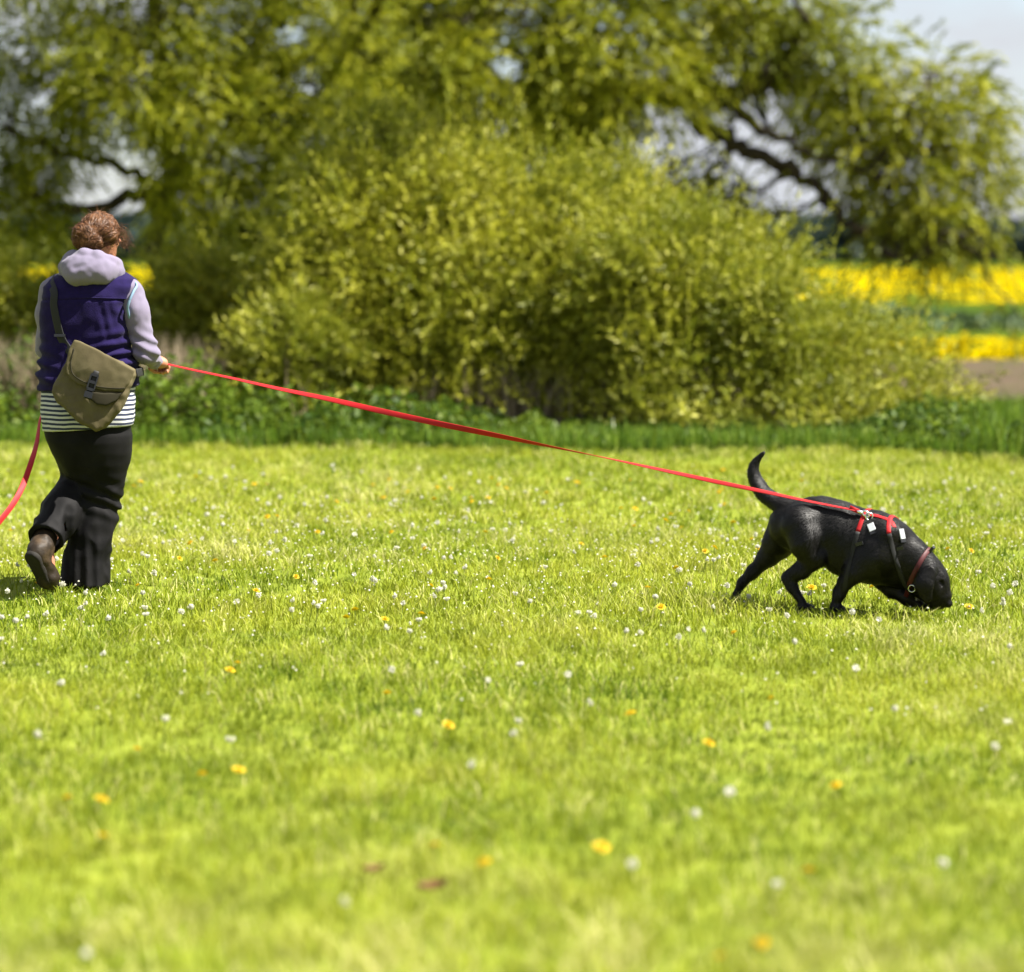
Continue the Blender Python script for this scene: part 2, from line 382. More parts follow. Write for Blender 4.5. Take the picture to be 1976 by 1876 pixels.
# bare earth bank at the right, beyond the bushes
V, Fq = sheet(np.linspace(2.4, 14, 50), np.linspace(24.2, 39, 30), lambda X, Y: terr(Y) + .01 + np.clip((X - 2.4) / 2, 0, 1) * (.1 + .10 * vnoise(np.stack([X, Y, 0 * X], -1), .6, 8)))
obj('earth_bank', np_mesh('earth_bank', V, Fq, True, mats=(M['earth'],)), kind='structure', label='bare brown earth bank at the right edge below the yellow field')

# ------------------------------------------------------------------ meadow grass
def lawn_edge(X):      # distance of the far edge of the mown meadow
    return np.interp(X, [-6, -3.9, -2.3, 0, 1.1, 2.8, 3.9, 6], [19.2, 18.9, 18.5, 18.1, 17.9, 18.0, 16.6, 15.5])
def grass_band(y0, y1, dens, wid, hgt):
    hw = (y1 * 988 / F) + 1.1; n = int(dens * 2 * hw * (y1 - y0))
    nt_ = n // 7
    T = np.stack([rng.uniform(-hw, hw, nt_), rng.uniform(y0, y1, nt_)], 1)
    P = T[rng.integers(0, nt_, n)] + rng.normal(size=(n, 2)) * .022
    keep = P[:, 1] < lawn_edge(P[:, 0]) + .15; P = P[keep]; n = len(P)
    q = np.stack([P[:, 0], P[:, 1], 0 * P[:, 0]], 1)
    pn = vnoise(q, 1.3, 21); pf = vnoise(q, 5, 22)
    H = hgt * (1 + .3 * pn + .3 * pf) * rng.uniform(.55, 1.35, n)
    W = wid * rng.uniform(.6, 1.3, n)
    az = rng.uniform(0, 2 * math.pi, n); lean = rng.uniform(.15, 1.0, n) * H
    dx = np.stack([np.cos(az), np.sin(az), 0 * az], 1); fa = rng.uniform(0, 2 * math.pi, n)
    wv = np.stack([np.cos(fa), np.sin(fa), 0 * fa], 1) * W[:, None] / 2
    B = np.stack([P[:, 0], P[:, 1], bumps(P[:, 0], P[:, 1]) - .003], 1); up = np.array([0, 0, 1.])
    mid = B + up * (H * .6)[:, None] + dx * (lean * .35)[:, None]; tip = B + up * H[:, None] * .92 + dx * lean[:, None]
    V = np.stack([B - wv, B + wv, mid - wv * .8, mid + wv * .8, tip], 1).reshape(-1, 3)
    i = np.arange(n)[:, None] * 5
    Fc = np.concatenate([i + [0, 1, 3], i + [0, 3, 2], i + [2, 3, 4]], 1).reshape(-1, 3)
    var = np.clip(.45 + .20 * rng.normal(size=n) + .26 * pf + .20 * pn + .12 * vnoise(q, .45, 23), 0, 1); var[rng.random(n) < .06] = 1
    return V, Fc, np.repeat(var, 5)
parts = [grass_band(3.6, 7, 4700, .0036, .055), grass_band(7, 9.5, 4100, .0040, .055), grass_band(9.5, 13, 2900, .0050, .058), grass_band(13, 19.4, 1500, .0069, .062)]
VV, FF, vv, n0 = [], [], [], 0
for a, b, c in parts: VV.append(a); FF.append(b + n0); vv.append(c); n0 += len(a)
obj('meadow_grass', np_mesh('meadow_grass', np.concatenate(VV), np.concatenate(FF), False, np.concatenate(vv), 'POINT', (M['grass'],)),
    kind='stuff', label='short bright yellow green meadow grass', category='grass')

# ------------------------------------------------------------------ foliage
def sprays(C, Dv, L, nl, ll, lw, droop=.3, seed=0, flat=.35, al=.75):
    r = np.random.default_rng(seed); n = len(C)
    t = (np.arange(nl) + .5)[None, :] / nl; t = t + r.uniform(-.4, .4, (n, nl)) / nl
    Lr = (L * r.uniform(.6, 1.3, n))[:, None]
    P = C[:, None] + Dv[:, None] * (Lr * t)[..., None]; P[..., 2] -= droop * (Lr * t * t)
    tw = np.broadcast_to(Dv[:, None], P.shape).copy(); tw[..., 2] -= 2 * droop * t
    rd = nrm(r.normal(size=P.shape)); ld = nrm(nrm(tw) * al + rd * (1.45 - al))
    wd = nrm(np.cross(ld, nrm(r.normal(size=P.shape) + np.array([0, 0, flat]))))
    s = r.uniform(.65, 1.3, (n, nl, 1)); a = ld * ll * s; b = wd * lw * .5 * s
    V = np.stack([P, P + a * .45 + b, P + a, P + a * .45 - b], 2).reshape(-1, 3)
    base = r.normal(size=(n, 1)) * .2
    var = np.clip(.48 + base + r.normal(size=(n, nl)) * .16, 0, .95); var[r.random((n, nl)) < .008] = 1
    return V, var.ravel()
GAPS = []
def crown(lobes, dens, L, nl, ll, lw, mat, droop, seed, up=.35, gaps=True, shell=.38):
    """lobes: (px, py, radius_px, Y, depth ratio)"""
    r = np.random.default_rng(seed); C = []; Dd = []
    for (px, py, rp, Y, dr) in lobes:
        c = at(px, py, Y); R = rp * Y / F
        n = int(dens * R * R * ((1.6 if Y < 27 and L > .5 else .4) if py + rp * .5 < 0 or px + rp < 0 else 1))  # out-of-frame lobes thinned, but the added shading boughs made denser
        u = nrm(r.normal(size=(n, 3))); rad = shell + (1 - shell) * r.random(n) ** .6
        # uneven outline: push and pull the shell
        rad = rad * (1 + .38 * vnoise(u * 1.0 + c, 2.1, seed + 3) + .2 * vnoise(u * 1.0 + c, 5.0, seed + 4)) 
        p = c + u * rad[:, None] * R * np.array([1, dr, .95])
        C.append(p); Dd.append(nrm(u * .8 + r.normal(size=(n, 3)) * .55 + np.array([0, 0, up])))
    C = np.concatenate(C); Dd = np.concatenate(Dd)
    keep = C[:, 2] > .12 + terr(C[:, 1])
    cl = vnoise(C, 1.6 if L < .5 else 1.1, seed + 9)
    if up > .4: cl = .55 * cl + .75 * vnoise(C, 2.6, seed + 10)
    keep &= (cl > (-.46 if up > .4 else -.56) + r.random(len(C)) * .3)
    if gaps and GAPS:
        x, y = proj(C + Dd * L * .4); jit = 1 + .35 * vnoise(C, 2.4, seed + 5)
        for gx, gy, ga, gb in GAPS:
            keep &= ((x - gx) / ga) ** 2 + ((y - gy) / gb) ** 2 > jit
    C, Dd = C[keep], Dd[keep]
    if up > .4:                                          # long young shoots break the outline
        sel = r.random(len(C)) < .10; Cs = C[sel]; Ds = nrm(Dd[sel] + np.array([0, 0, .9])); Lx = 1.7
        V0, var0 = sprays(Cs, Ds, L * Lx, nl + 4, ll, lw, droop * .6, seed + 7, al=.95)
    V, var = sprays(C, Dd, L, nl, ll, lw, droop, seed + 1, al=1.0 if up < .3 else .8)
    if up > .4: V = np.concatenate([V, V0]); var = np.concatenate([var, var0])
    return np_mesh('crown', V, np.arange(len(V)).reshape(-1, 4), False, var, 'FACE', (mat,)), C
def wiggle(pts, amp, seed, per=6):
    p = catmull(pts, per); r = np.random.default_rng(seed)
    p[1:-1] += r.normal(size=(len(p) - 2, 3)) * amp; return p
def limbs(mb, base, lobes, r0, seed, k=1.0, n_sub=5, sk=None):
    r = np.random.default_rng(seed)
    for (px, py, rp, Y, dr) in lobes:
        c = at(px, py, Y); R = rp * Y / F
        b = base + r.normal(size=3) * np.array([.12, .1, .0]) * k
        if sk is not None: b = sk[np.argmin(np.linalg.norm((sk - c) * [1, 1, 1.3], axis=1) + .35 * np.maximum(sk[:, 2] - c[2], 0))]
        m = b * .5 + c * .5 + r.normal(size=3) * .15 * k + np.array([0, 0, .1 * k])
        path = wiggle([b, m, c], .02 * k, r.integers(1e9)); mb.tube(path, np.linspace(r0, r0 * .3, len(path)), 6)
        for _ in range(n_sub):
            e = c + nrm(r.normal(size=3) + np.array([0, 0, .3])) * R * .9 * np.array([1, dr, 1]); s0 = path[r.integers(len(path) // 2, len(path))]
            q = wiggle([s0, (s0 + e) / 2 + r.normal(size=3) * .08 * k, e], .012 * k, r.integers(1e9)); mb.tube(q, np.linspace(r0 * .35, r0 * .06, len(q)), 4)

# openings in the crowns where sky and field show through
GAPS = [(240, 312, 54, 26), (192, 368, 62, 20), (595, 150, 36, 30), (560, 62, 30, 26), (980, 125, 44, 28), (605, 268, 26, 22), (75, 190, 26, 26),
        (480, 290, 40, 14), (1040, 290, 22, 30), (985, 238, 32, 20), (1335, 250, 26, 30), (1480, 198, 60, 30), (1490, 300, 70, 36), (1545, 365, 60, 36),
        (1605, 425, 46, 46), (1405, 140, 26, 26), (660, 255, 20, 18), (215, 425, 44, 38), (75, 520, 48, 26), (270, 525, 36, 22), (1900, 700, 80, 30), (690, 95, 18, 14), (1770, 556, 235, 30), (1900, 682, 85, 28), (1880, 625, 70, 22),
        (865, 245, 40, 30)]

def tree(name, base, trunks, lobes, label, dens, L, nl, ll, lw, mat, seed, droop, r0, lk, group, k=1.0, up=.35, gaps=True, n_sub=5, every=1):
    if 'bush' in name: up = .6
    root = empty(name, base, label=label, category='tree' if 'tree' in name else 'bush', group=group)
    inv = np.array(base, float)
    cm, C = crown(lobes, dens, L, nl, ll, lw, mat, droop, seed, up, gaps)
    co = np.empty(len(cm.vertices) * 3, np.float32); cm.vertices.foreach_get('co', co); co = co.reshape(-1, 3) - inv.astype(np.float32)
    cm.vertices.foreach_set('co', co.ravel()); cm.update()
    obj('crown', cm, root)
    sk = None
    if trunks:
        sk = np.concatenate([catmull(p_, 6) for _, p_, _, _ in trunks]); sk = sk[sk[:, 2] > 1.2]
        for nm, pts, ra, rb in trunks:
            mb = MB(); p = wiggle(pts, .02 * k, seed + len(nm)); mb.tube(p - inv, np.linspace(ra, rb, len(p)), 12)
            obj(nm, mb.build(nm, M['bark']), root)
    mb = MB(); limbs(mb, lk, lobes[::3] if 'bush' in name else lobes, r0 * (.7 if 'bush' in name else 1), seed, k, 3 if 'bush' in name else n_sub, sk); 
    mb.V = [v - inv for v in mb.V]
    obj('branches', mb.build('branches', M['twig'] if 'bush' in name else M['bark']), root)
    return root

def lob(Y, dr, *rows): return [(x, y, r, Y + dy, dr) for (x, y, r, dy) in rows]
GB = 'willow scrub along the meadow edge'
# central tall bush
tree('willow_bush', tuple(ground_at(870, 838)), None,
     lob(21.3, .8, (760, 420, 165, .2), (690, 550, 180, 0), (850, 540, 210, -.1), (960, 450, 130, .3), (1060, 520, 170, .1), (880, 690, 170, -.4), (1110, 640, 180, -.3), (700, 690, 140, -.3), (1000, 720, 130, -.4), (1180, 480, 105, .3), (770, 320, 70, .5), (700, 400, 90, .4), (870, 360, 80, .4), (620, 640, 110, .1), (800, 790, 90, -.6), (940, 800, 80, -.6), (1080, 790, 70, -.6), (680, 780, 70, -.5), (1160, 760, 90, -.5), (1190, 420, 95, .4), (1000, 380, 100, .4), (1010, 800, 70, -.7), (870, 810, 70, -.7), (1150, 690, 110, -.4), (1220, 640, 90, 0), (760, 820, 55, -.9), (920, 830, 50, -1.0), (1060, 825, 55, -1.0), (1170, 830, 50, -1.0), (1120, 780, 70, -.7), (980, 770, 80, -.7)),
     'tall dense olive willow bush right behind the middle of the red lead', 1750, .50, 17, .064, .018, M['bush'], 31, .28, .014, ground_at(900, 812), GB)
# right spreading bush
tree('willow_bush', tuple(ground_at(1450, 868)), None,
     lob(20.0, .8, (1300, 600, 135, .3), (1260, 740, 125, 0), (1400, 650, 140, 0), (1420, 770, 105, -.3), (1520, 690, 140, 0), (1610, 680, 85, .4), (1640, 750, 115, 0), (1730, 735, 80, .3), (1760, 800, 75, 0), (1360, 510, 80, .5), (1550, 800, 80, -.3), (1330, 800, 70, -.2), (1480, 540, 60, .6), (1240, 820, 55, -.5), (1420, 835, 55, -.7), (1500, 830, 60, -.7), (1620, 830, 60, -.6), (1700, 830, 50, -.5), (1330, 700, 100, -.2), (1560, 848, 50, -1.0), (1660, 846, 45, -.9), (1460, 850, 45, -1.0), (1370, 845, 45, -.9), (1290, 845, 45, -.8), (1530, 862, 40, -1.4), (1640, 862, 40, -1.4), (1410, 864, 38, -1.4), (1730, 850, 40, -1.0), (1320, 862, 34, -1.3), (1290, 500, 100, .6), (1400, 540, 90, .6), (1240, 560, 110, .3)),
     'low spreading willow bush behind the dog at the right', 2500, .42, 16, .058, .0165, M['bush'], 41, .28, .012, ground_at(1500, 830), GB)
# small lit bush
tree('willow_bush', tuple(ground_at(560, 852)), None,
     lob(20.2, .8, (550, 680, 85, 0), (520, 740, 70, -.1), (610, 730, 80, 0), (570, 640, 60, .1)),
     'small round willow bush by the red lead, just right of the walker', 3000, .28, 14, .055, .0145, M['bush'], 51, .3, .018, ground_at(560, 850), GB)
# left dark bush
tree('willow_bush', tuple(ground_at(180, 845)), None,
     lob(22.0, .8, (40, 620, 110, 0), (170, 620, 90, .2), (20, 700, 80, 0), (350, 640, 105, .2), (430, 590, 110, .3), (450, 690, 90, .2), (330, 560, 70, .3), (150, 710, 80, 0), (-90, 620, 130, 0), (60, 560, 60, .4), (250, 700, 70, -.1), (400, 730, 70, -.2), (470, 780, 60, -.3), (180, 560, 60, .3), (300, 740, 60, -.2)),
     'shaded willow bush behind the walker at the left edge', 1900, .36, 14, .068, .018, M['bush'], 61, .35, .016, ground_at(260, 840), GB)
GT = 'big willow trees behind the scrub'
# left tree
b2 = at(330, 760, 31.0); b2[2] = terr(31.0)
tree('willow_tree', tuple(b2), [
        ('trunk', [b2 - [0, 0, .2], at(335, 600, 31.0), at(300, 480, 31.0), at(330, 300, 31.2), at(300, 60, 31.0), at(330, -300, 31.0)], .20, .07),
        ('limb', [at(318, 500, 31.0), at(420, 540, 30.8), at(500, 600, 30.6)], .10, .05),
        ('limb', [at(312, 420, 31.0), at(270, 375, 30.8), at(190, 400, 30.5), at(100, 395, 30.4), at(20, 330, 30.2)], .10, .05),
        ('limb', [at(318, 380, 31.0), at(250, 330, 30.6), at(150, 300, 30.4), at(40, 270, 30.2)], .08, .03)],
     lob(30.5, .9, (60, 80, 190, 0), (250, 150, 150, -.5), (380, 190, 130, -.4), (450, 60, 150, .3), (100, 270, 110, 0), (40, 420, 110, 0), (350, 330, 80, -.3), (340, 390, 60, -.3), (450, 330, 100, 0),
         (530, 200, 110, .2), (480, 440, 110, .3), (560, 350, 110, .4), (590, 470, 110, .5), (420, 500, 80, .4), (100, 490, 70, .4), (620, 60, 120, .6), (20, 250, 120, 0), (300, 250, 70, .3), (420, 250, 80, .3), (640, 180, 100, .4), (520, 90, 110, .3), (650, 300, 90, .5), (540, 280, 80, .1), (300, 60, 120, -.4), (150, 120, 110, -.3), (20, 340, 100, .2), (400, 420, 80, .4), (680, 400, 80, .6), (180, 220, 60, .2), (120, -150, 240, 0), (420, -150, 230, .3), (-150, 200, 200, 0), (-120, 450, 130, .4), (260, -350, 260, 0), (560, -120, 150, .4)),
     'big shaded willow tree overhanging the walker at the upper left', 720, .42, 14, .085, .026, M['tree'], 71, .35, .035, b2 + [0, 0, 2.0], GT, k=1.6, up=.15)
# main tree
b1 = at(900, 780, 34.0); b1[2] = terr(34.0)
fork = at(1310, 170, 33.6)
tree('willow_tree', tuple(b1), [
        ('trunk', [b1 - [0, 0, .2], at(890, 560, 34), at(880, 380, 34), at(866, 250, 34), at(900, 90, 34), at(960, -200, 34)], .50, .26),
        ('limb', [at(882, 330, 34), at(1000, 290, 33.8), at(1130, 215, 33.7), fork, at(1400, 192, 33.4), at(1485, 140, 33.3), at(1570, 50, 33.2)], .26, .09),
        ('limb', [fork, at(1365, 245, 33.5), at(1440, 290, 33.3), at(1510, 322, 33.2), at(1585, 378, 33.1), at(1650, 440, 33.0), at(1750, 505, 32.8)], .14, .045),
        ('limb', [at(1400, 192, 33.4), at(1480, 250, 33.2), at(1570, 300, 33.0), at(1680, 330, 32.8)], .09, .03),
        ('limb', [at(866, 250, 34), at(760, 200, 33.8), at(660, 110, 33.6)], .14, .05)],
     lob(33.6, .9, (660, 50, 150, .4), (800, 150, 160, 0), (980, 50, 140, .2), (1140, 110, 160, -.3), (1230, 250, 130, -.5), (1120, 310, 120, .3), (1330, 60, 140, 0), (1500, 60, 120, .2), (1630, 110, 120, -.2),
         (1700, 220, 120, 0), (1790, 170, 100, 0), (1850, 260, 85, 0), (1760, 350, 105, -.3), (1850, 390, 95, 0), (1905, 330, 60, .2), (1930, 450, 60, .2), (1660, 280, 75, -.4), (1790, 440, 60, -.4), (1250, 380, 85, .4),
         (1590, 180, 85, .2), (900, 300, 80, .8), (880, 390, 90, .9), (1000, 180, 110, .5), (730, 260, 90, .4), (1968, 610, 34, 0), (1340, 420, 70, .8), (1420, 460, 60, .9), (680, 200, 100, .2), (760, 60, 130, .6), (1030, 340, 90, .6), (1160, 390, 90, .7), (1440, 90, 90, 0), (1540, 230, 55, .3), (1450, 380, 60, .6), (1090, 220, 90, 0), (1060, 170, 90, .2), (1200, 330, 105, .2), (1290, 190, 80, -.2), (1000, 270, 75, .4), (620, 320, 110, .6), (930, 180, 70, .3), (1290, 400, 70, .4), (1380, 330, 45, .3), (900, 40, 120, -1.3), (940, 150, 85, -1.2), (840, 120, 90, -1.2), (1010, 50, 110, -1.0), (720, 130, 110, -.6), (600, 230, 90, .2), (1200, 60, 120, -.6), (1400, 30, 100, -.4), (1120, 170, 100, -.8), (790, 230, 80, -.6), (960, 320, 80, .3), (700, 330, 90, .3), (1240, 170, 90, -.6), (1330, 130, 60, -.4), (1700, 420, 55, -.2),
         (760, -130, 190, .5), (1050, -140, 190, .5), (1330, -120, 180, .5), (950, -330, 190, .8), (1200, -320, 170, .8), (830, -430, 190, -12), (960, -450, 200, -12), (1090, -430, 190, -11.8), (900, -440, 170, -10), (760, -420, 170, -10.5)),  # nearest lobes: unseen boughs above the frame, added to shade the left bushes
     'great spreading willow tree with dark forked limbs against the sky', 430, .60, 15, .12, .035, M['tree'], 81, .4, .045, b1 + [0, 0, 3.2], GT, k=2.2, up=.1)

# undergrowth: nettles, tall grass, dry stalks
n = 43000
X = rng.uniform(-5.6, 5.6, n); Y = lawn_edge(X) + rng.random(n) ** 1.3 * 1.9 - .05
hh = np.interp(X, [-5, -1.6, -.4, .2, .9, 2.6, 3.3, 5], [.44, .42, .30, .20, .07, .06, .22, .34]) * (1 + .85 * vnoise(np.stack([X, Y, 0 * X], -1), 1.1, 31) + .55 * vnoise(np.stack([X, Y, 0 * X], -1), 5.5, 32)) * np.clip((Y - lawn_edge(X)) * 2.2 + .35, .3, 1)
P = np.stack([X, Y, hh * (1 - rng.random(n) ** 1.8)], 1)
s = rng.uniform(.023, .05, n); a = nrm(rng.normal(size=(n, 3)) + [0, -.3, -.2]); b = nrm(np.cross(a, rng.normal(size=(n, 3)) + [0, 0, 1.2])) * (s * .45)[:, None]; a = a * s[:, None]
V = np.stack([P - a, P + b, P + a, P - b], 1).reshape(-1, 3)
obj('nettle_bank', np_mesh('nettle_bank', V, np.arange(n * 4).reshape(-1, 4), False, rng.random(n), 'FACE', (M['nettle'],)), kind='stuff',
    label='low bank of dark green nettles at the foot of the willows', category='nettles')
def stalks(X, Y, H, wid, mat, name, label, leanx=0.0):
    n = len(X); az = rng.uniform(0, 2 * math.pi, n); B = np.stack([X, Y, terr(Y) * np.ones(n)], 1)
    wv = np.stack([np.cos(az), np.sin(az), 0 * az], 1) * wid * rng.uniform(.6, 1.4, (n, 1)) / 2
    ln = rng.normal(size=(n, 2)) * .16 * H[:, None]; t = np.concatenate([ln, H[:, None]], 1); t[:, 0] += leanx * H
    mid = B + t * [.35, .35, .6]; tip = B + t
    V = np.stack([B - wv, B + wv, mid - wv * .85, mid + wv * .85, tip], 1).reshape(-1, 3); i = np.arange(n)[:, None] * 5
    Fc = np.concatenate([i + [0, 1, 3], i + [0, 3, 2], i + [2, 3, 4]], 1).reshape(-1, 3)
    obj(name, np_mesh(name, V, Fc, False, np.repeat(rng.random(n), 5), 'POINT', (mat,)), kind='stuff', label=label, category='grass')
n = 11000; X = rng.uniform(3.0, 5.6, n); Y = lawn_edge(X) + rng.random(n) * 4.5 - .1
stalks(X, Y, rng.uniform(.14, .36, n) * np.clip((X - 2.6) * 1.1, .4, 1), .013, M['tallgrass'], 'tall_grass', 'tall bright green grass at the right edge of the meadow')
n = 11000; X = rng.uniform(-5.6, 4.2, n); Y = lawn_edge(X) + rng.random(n) ** 2 * 1.3 - .25 + .25 * vnoise(np.stack([X, 0 * X, 0 * X], -1), 1.3, 44)
stalks(X, Y, rng.uniform(.06, .22, n), .010, M['tallgrass'], 'tall_grass', 'ragged fringe of longer green grass along the far edge of the meadow')
n = 3800; X = rng.uniform(-5.4, -2.5, n); Y = rng.uniform(19.6, 20.8, n)
stalks(X, Y, rng.uniform(.45, .85, n), .012, M['dry'], 'dry_grass', 'pale dry stalks standing behind the walker')
n = 2600; X = rng.normal(.25, .5, n); Y = rng.uniform(20.1, 22.4, n)
stalks(X, Y, rng.uniform(.3, .62, n), .012, M['dry'], 'dry_grass', 'pale dry stalks under the middle of the willow scrub')

# ------------------------------------------------------------------ the walker
M['skin'] = plain('skin', (.36, .15, .09), .5, .4, vary=(30, (.40, .17, .10), .4, .7))
M['hair'] = plain('brown_hair', (.060, .024, .009), .5, .22, vary=(60, (.145, .064, .026), .4, .68), bump=(140, .5, .004))
M['hoodie'] = plain('lilac_grey_jersey', (.15, .13, .19), .9, .2, bump=(420, .25, .002), vary=(14, (.145, .128, .185), .4, .6), sheen=.1)
M['vest'] = plain('navy_purple_fleece', (.0065, .0028, .037), .95, .15, bump=(260, .5, .004), vary=(40, (.009, .0042, .047), .4, .65), sheen=.06)
M['piping'] = plain('pale_blue_piping', (.16, .25, .36), .7, .3)
M['trouser'] = plain('black_trouser_cloth', (.0026, .0024, .0028), .72, .14, bump=(300, .25, .002), vary=(9, (.0065, .006, .0065), .4, .65))
M['boot'] = plain('brown_leather', (.016, .010, .005), .6, .25, bump=(90, .4, .004), vary=(16, (.06, .038, .02), .5, .75))
M['sole'] = plain('dark_rubber', (.010, .008, .006), .8, .3, bump=(60, .5, .006))
M['canvas'] = plain('olive_canvas', (.092, .076, .038), .85, .2, bump=(500, .35, .002), vary=(11, (.072, .058, .028), .4, .65))
M['lining'] = plain('dark_olive_canvas', (.022, .019, .010), .9, .2, bump=(400, .3, .002))
M['webbing'] = plain('black_webbing', (.005, .005, .0055), .7, .4, bump=(500, .3, .001))
M['plastic'] = plain('black_plastic', (.008, .008, .009), .35, .5)
# striped jersey: woven navy and white bands
m, t, b = new_mat('striped_jersey')
tcn = t.nodes.new('ShaderNodeTexCoord'); sx = t.nodes.new('ShaderNodeSeparateXYZ'); t.links.new(tcn.outputs['Object'], sx.inputs[0])
nn = t.nodes.new('ShaderNodeTexNoise'); nn.inputs['Scale'].default_value = 9; t.links.new(tcn.outputs['Object'], nn.inputs['Vector'])
ma = t.nodes.new('ShaderNodeMath'); ma.operation = 'MULTIPLY_ADD'; ma.inputs[1].default_value = .012; t.links.new(nn.outputs['Fac'], ma.inputs[0]); t.links.new(sx.outputs['Z'], ma.inputs[2])
md = t.nodes.new('ShaderNodeMath'); md.operation = 'PINGPONG'; md.inputs[1].default_value = .0098; t.links.new(ma.outputs[0], md.inputs[0])
gt = t.nodes.new('ShaderNodeMapRange'); gt.inputs[1].default_value = .0046; gt.inputs[2].default_value = .0054; t.links.new(md.outputs[0], gt.inputs[0])
mxn = t.nodes.new('ShaderNodeMix'); mxn.data_type = 'RGBA'; mxn.inputs['A'].default_value = (.010, .016, .045, 1); mxn.inputs['B'].default_value = (.42, .42, .43, 1)
t.links.new(gt.outputs[0], mxn.inputs['Factor']); t.links.new(mxn.outputs['Result'], b.inputs['Base Color']); b.inputs['Roughness'].default_value = .85
M['stripe'] = m

K = 1976.0 / 2500.0
PR = ground_at(210 * K, 1436 * K); YP = PR[1]
def Pp(ox, oy, y=0.0):
    """point of the walker seen at (ox,oy) of the 2500 px photograph, y metres beyond her axis"""
    return at(ox * K, oy * K, YP + y) - PR
SP = F / K / YP                                    # photograph pixels per metre at the walker
def lvl(oy, l, r, ry, yc=0.0):
    c = Pp((l + r) / 2, oy, 0); return (c[2], c[0], yc, (r - l) / 2 / SP, ry)
person = empty('person', tuple(PR), label='walker in navy fleece vest, lilac hood and black trousers, seen from behind', category='person')

# head axes: bowed forward and turned to the right
hc = Pp(243, 584, .06); fw = nrm(np.array([.52, .78, -.42])); rt = nrm(np.cross(fw, [0, 0, 1.])); upd = np.cross(rt, fw); HA = [rt, fw, upd]
def hp(x, y, z): return hc + rt * x + fw * y + upd * z
R_el, R_wr = Pp(356, 858, -.01), Pp(373, 880, .14)
L_el, L_wr = Pp(117, 850, .03), Pp(170, 885, .2)
hand = Pp(387, 884, .20)
f = Field([-.36, -.45, -.03], [.40, .40, 1.70], .0072)
f.ell(hc, (.073, .092, .105), HA, .02)
f.ell(hp(0, .055, -.06), (.05, .05, .055), HA, .03)                       # jaw
f.ell(hp(0, .098, -.015), (.012, .018, .024), HA, .012)                    # nose
f.ell(hp(0, .088, .03), (.05, .012, .01), HA, .015)                        # brow
f.ell(hp(.028, .092, .012), (.014, .012, .009), HA, .006, cut=True); f.ell(hp(-.028, .092, .012), (.014, .012, .009), HA, .006, cut=True)
f.ell(hp(.028, .080, .012), (.012, .012, .012), HA, .002); f.ell(hp(-.028, .080, .012), (.012, .012, .012), HA, .002)
f.ell(hp(0, .096, -.055), (.022, .01, .005), HA, .006); f.ell(hp(0, .094, -.067), (.02, .01, .006), HA, .006)   # lips
for sgn in (-1, 1): f.ell(hp(.075 * sgn, -.005, -.015), (.010, .018, .030), HA, .01)                            # ears
f.cone(Pp(222, 668, 0), hp(0, -.02, -.08), .058, .052, .03)
f.loft([lvl(690, 140, 300, .09), lvl(760, 125, 300, .105), lvl(850, 130, 300, .10), lvl(960, 125, 305, .115), lvl(1040, 130, 300, .11)], .03)
f.chain([Pp(318, 715, 0), R_el, R_wr], [.046, .036, .027], .03)
f.chain([Pp(135, 708, 0), L_el, L_wr], [.046, .036, .027], .03)
f.chain([Pp(262, 1050, 0), Pp(235, 1240, .02), Pp(205, 1410, 0)], [.08, .055, .04], .03)
f.chain([Pp(160, 1050, 0), Pp(198, 1175, .09), Pp(108, 1325, -.2)], [.08, .055, .04], .03)
f.chain([Pp(205, 1410, 0), Pp(207, 1425, .13)], [.04, .03], .02); f.chain([Pp(108, 1325, -.2), Pp(120, 1412, -.2)], [.04, .03], .02)
def make_hand(wr, pc, palm_dir, grip):
    """palm at pc, four fingers wrapped round the axis 'grip', thumb across"""
    pd = nrm(palm_dir); g = nrm(grip); side = nrm(np.cross(pd, g))
    f.cone(wr, pc, .027, .026, .02); f.cone(pc - g * .022, pc + g * .022, .022, .022, .02)
    for i, (o, ln) in enumerate(((-.030, .9), (-.010, 1.05), (.010, 1.0), (.028, .8))):
        a = pc + g * o + pd * .02; b_ = a + (pd * .030 + side * .012) * ln; c_ = b_ + (side * .028 - pd * .004) * ln; d_ = c_ + (-pd * .022) * ln
        f.chain([a, b_, c_, d_], [.0095, .009, .0085, .0075], .004)
    t0 = pc - g * .028 + side * .01; f.chain([t0, t0 + side * .026 - g * .008 + pd * .01, t0 + side * .036 + pd * .03 + g * .008], [.011, .010, .0085], .005)
make_hand(R_wr, hand, np.array([.35, .9, -.25]), np.array([.95, -.15, -.2]))
lhand = Pp(185, 888, .25)
make_hand(L_wr, lhand, np.array([.5, .85, 0]), np.array([0, .3, .95]))
body = obj('body', f.mesh('body', M['skin']), person)

# boots
def boot(pts, rad, sole_pts, sole_n, seed):
    g = Field(np.min(pts, 0) - .14, np.max(pts, 0) + .14, .005); g.chain(pts, rad, .025)
    g.displace(lambda P: .004 * vnoise(P, 40, seed))
    o = obj('boot', g.mesh('boot', M['boot']), person)
    s = Field(np.min(sole_pts, 0) - .12, np.max(sole_pts, 0) + .12, .005); s.chain(sole_pts, [.040, .030, .036], .02)
    c = (np.asarray(sole_pts[0]) + sole_pts[2]) / 2; s.plane(c - np.asarray(sole_n) * .012, -np.asarray(sole_n)); s.plane(c + np.asarray(sole_n) * .014, sole_n)
    obj('sole', s.mesh('sole', M['sole']), o)
heel, ball = Pp(92, 1350, -.27), Pp(117, 1410, -.21)
nb = nrm(np.array([-.35, -.72, -.55]))
boot([Pp(110, 1318, -.19), Pp(101, 1338, -.235), heel, ball, Pp(128, 1424, -.14)], [.052, .05, .043, .045, .032], [heel + nb * .035, (heel + ball) / 2 + nb * .03, ball + nb * .032], nb, 4)
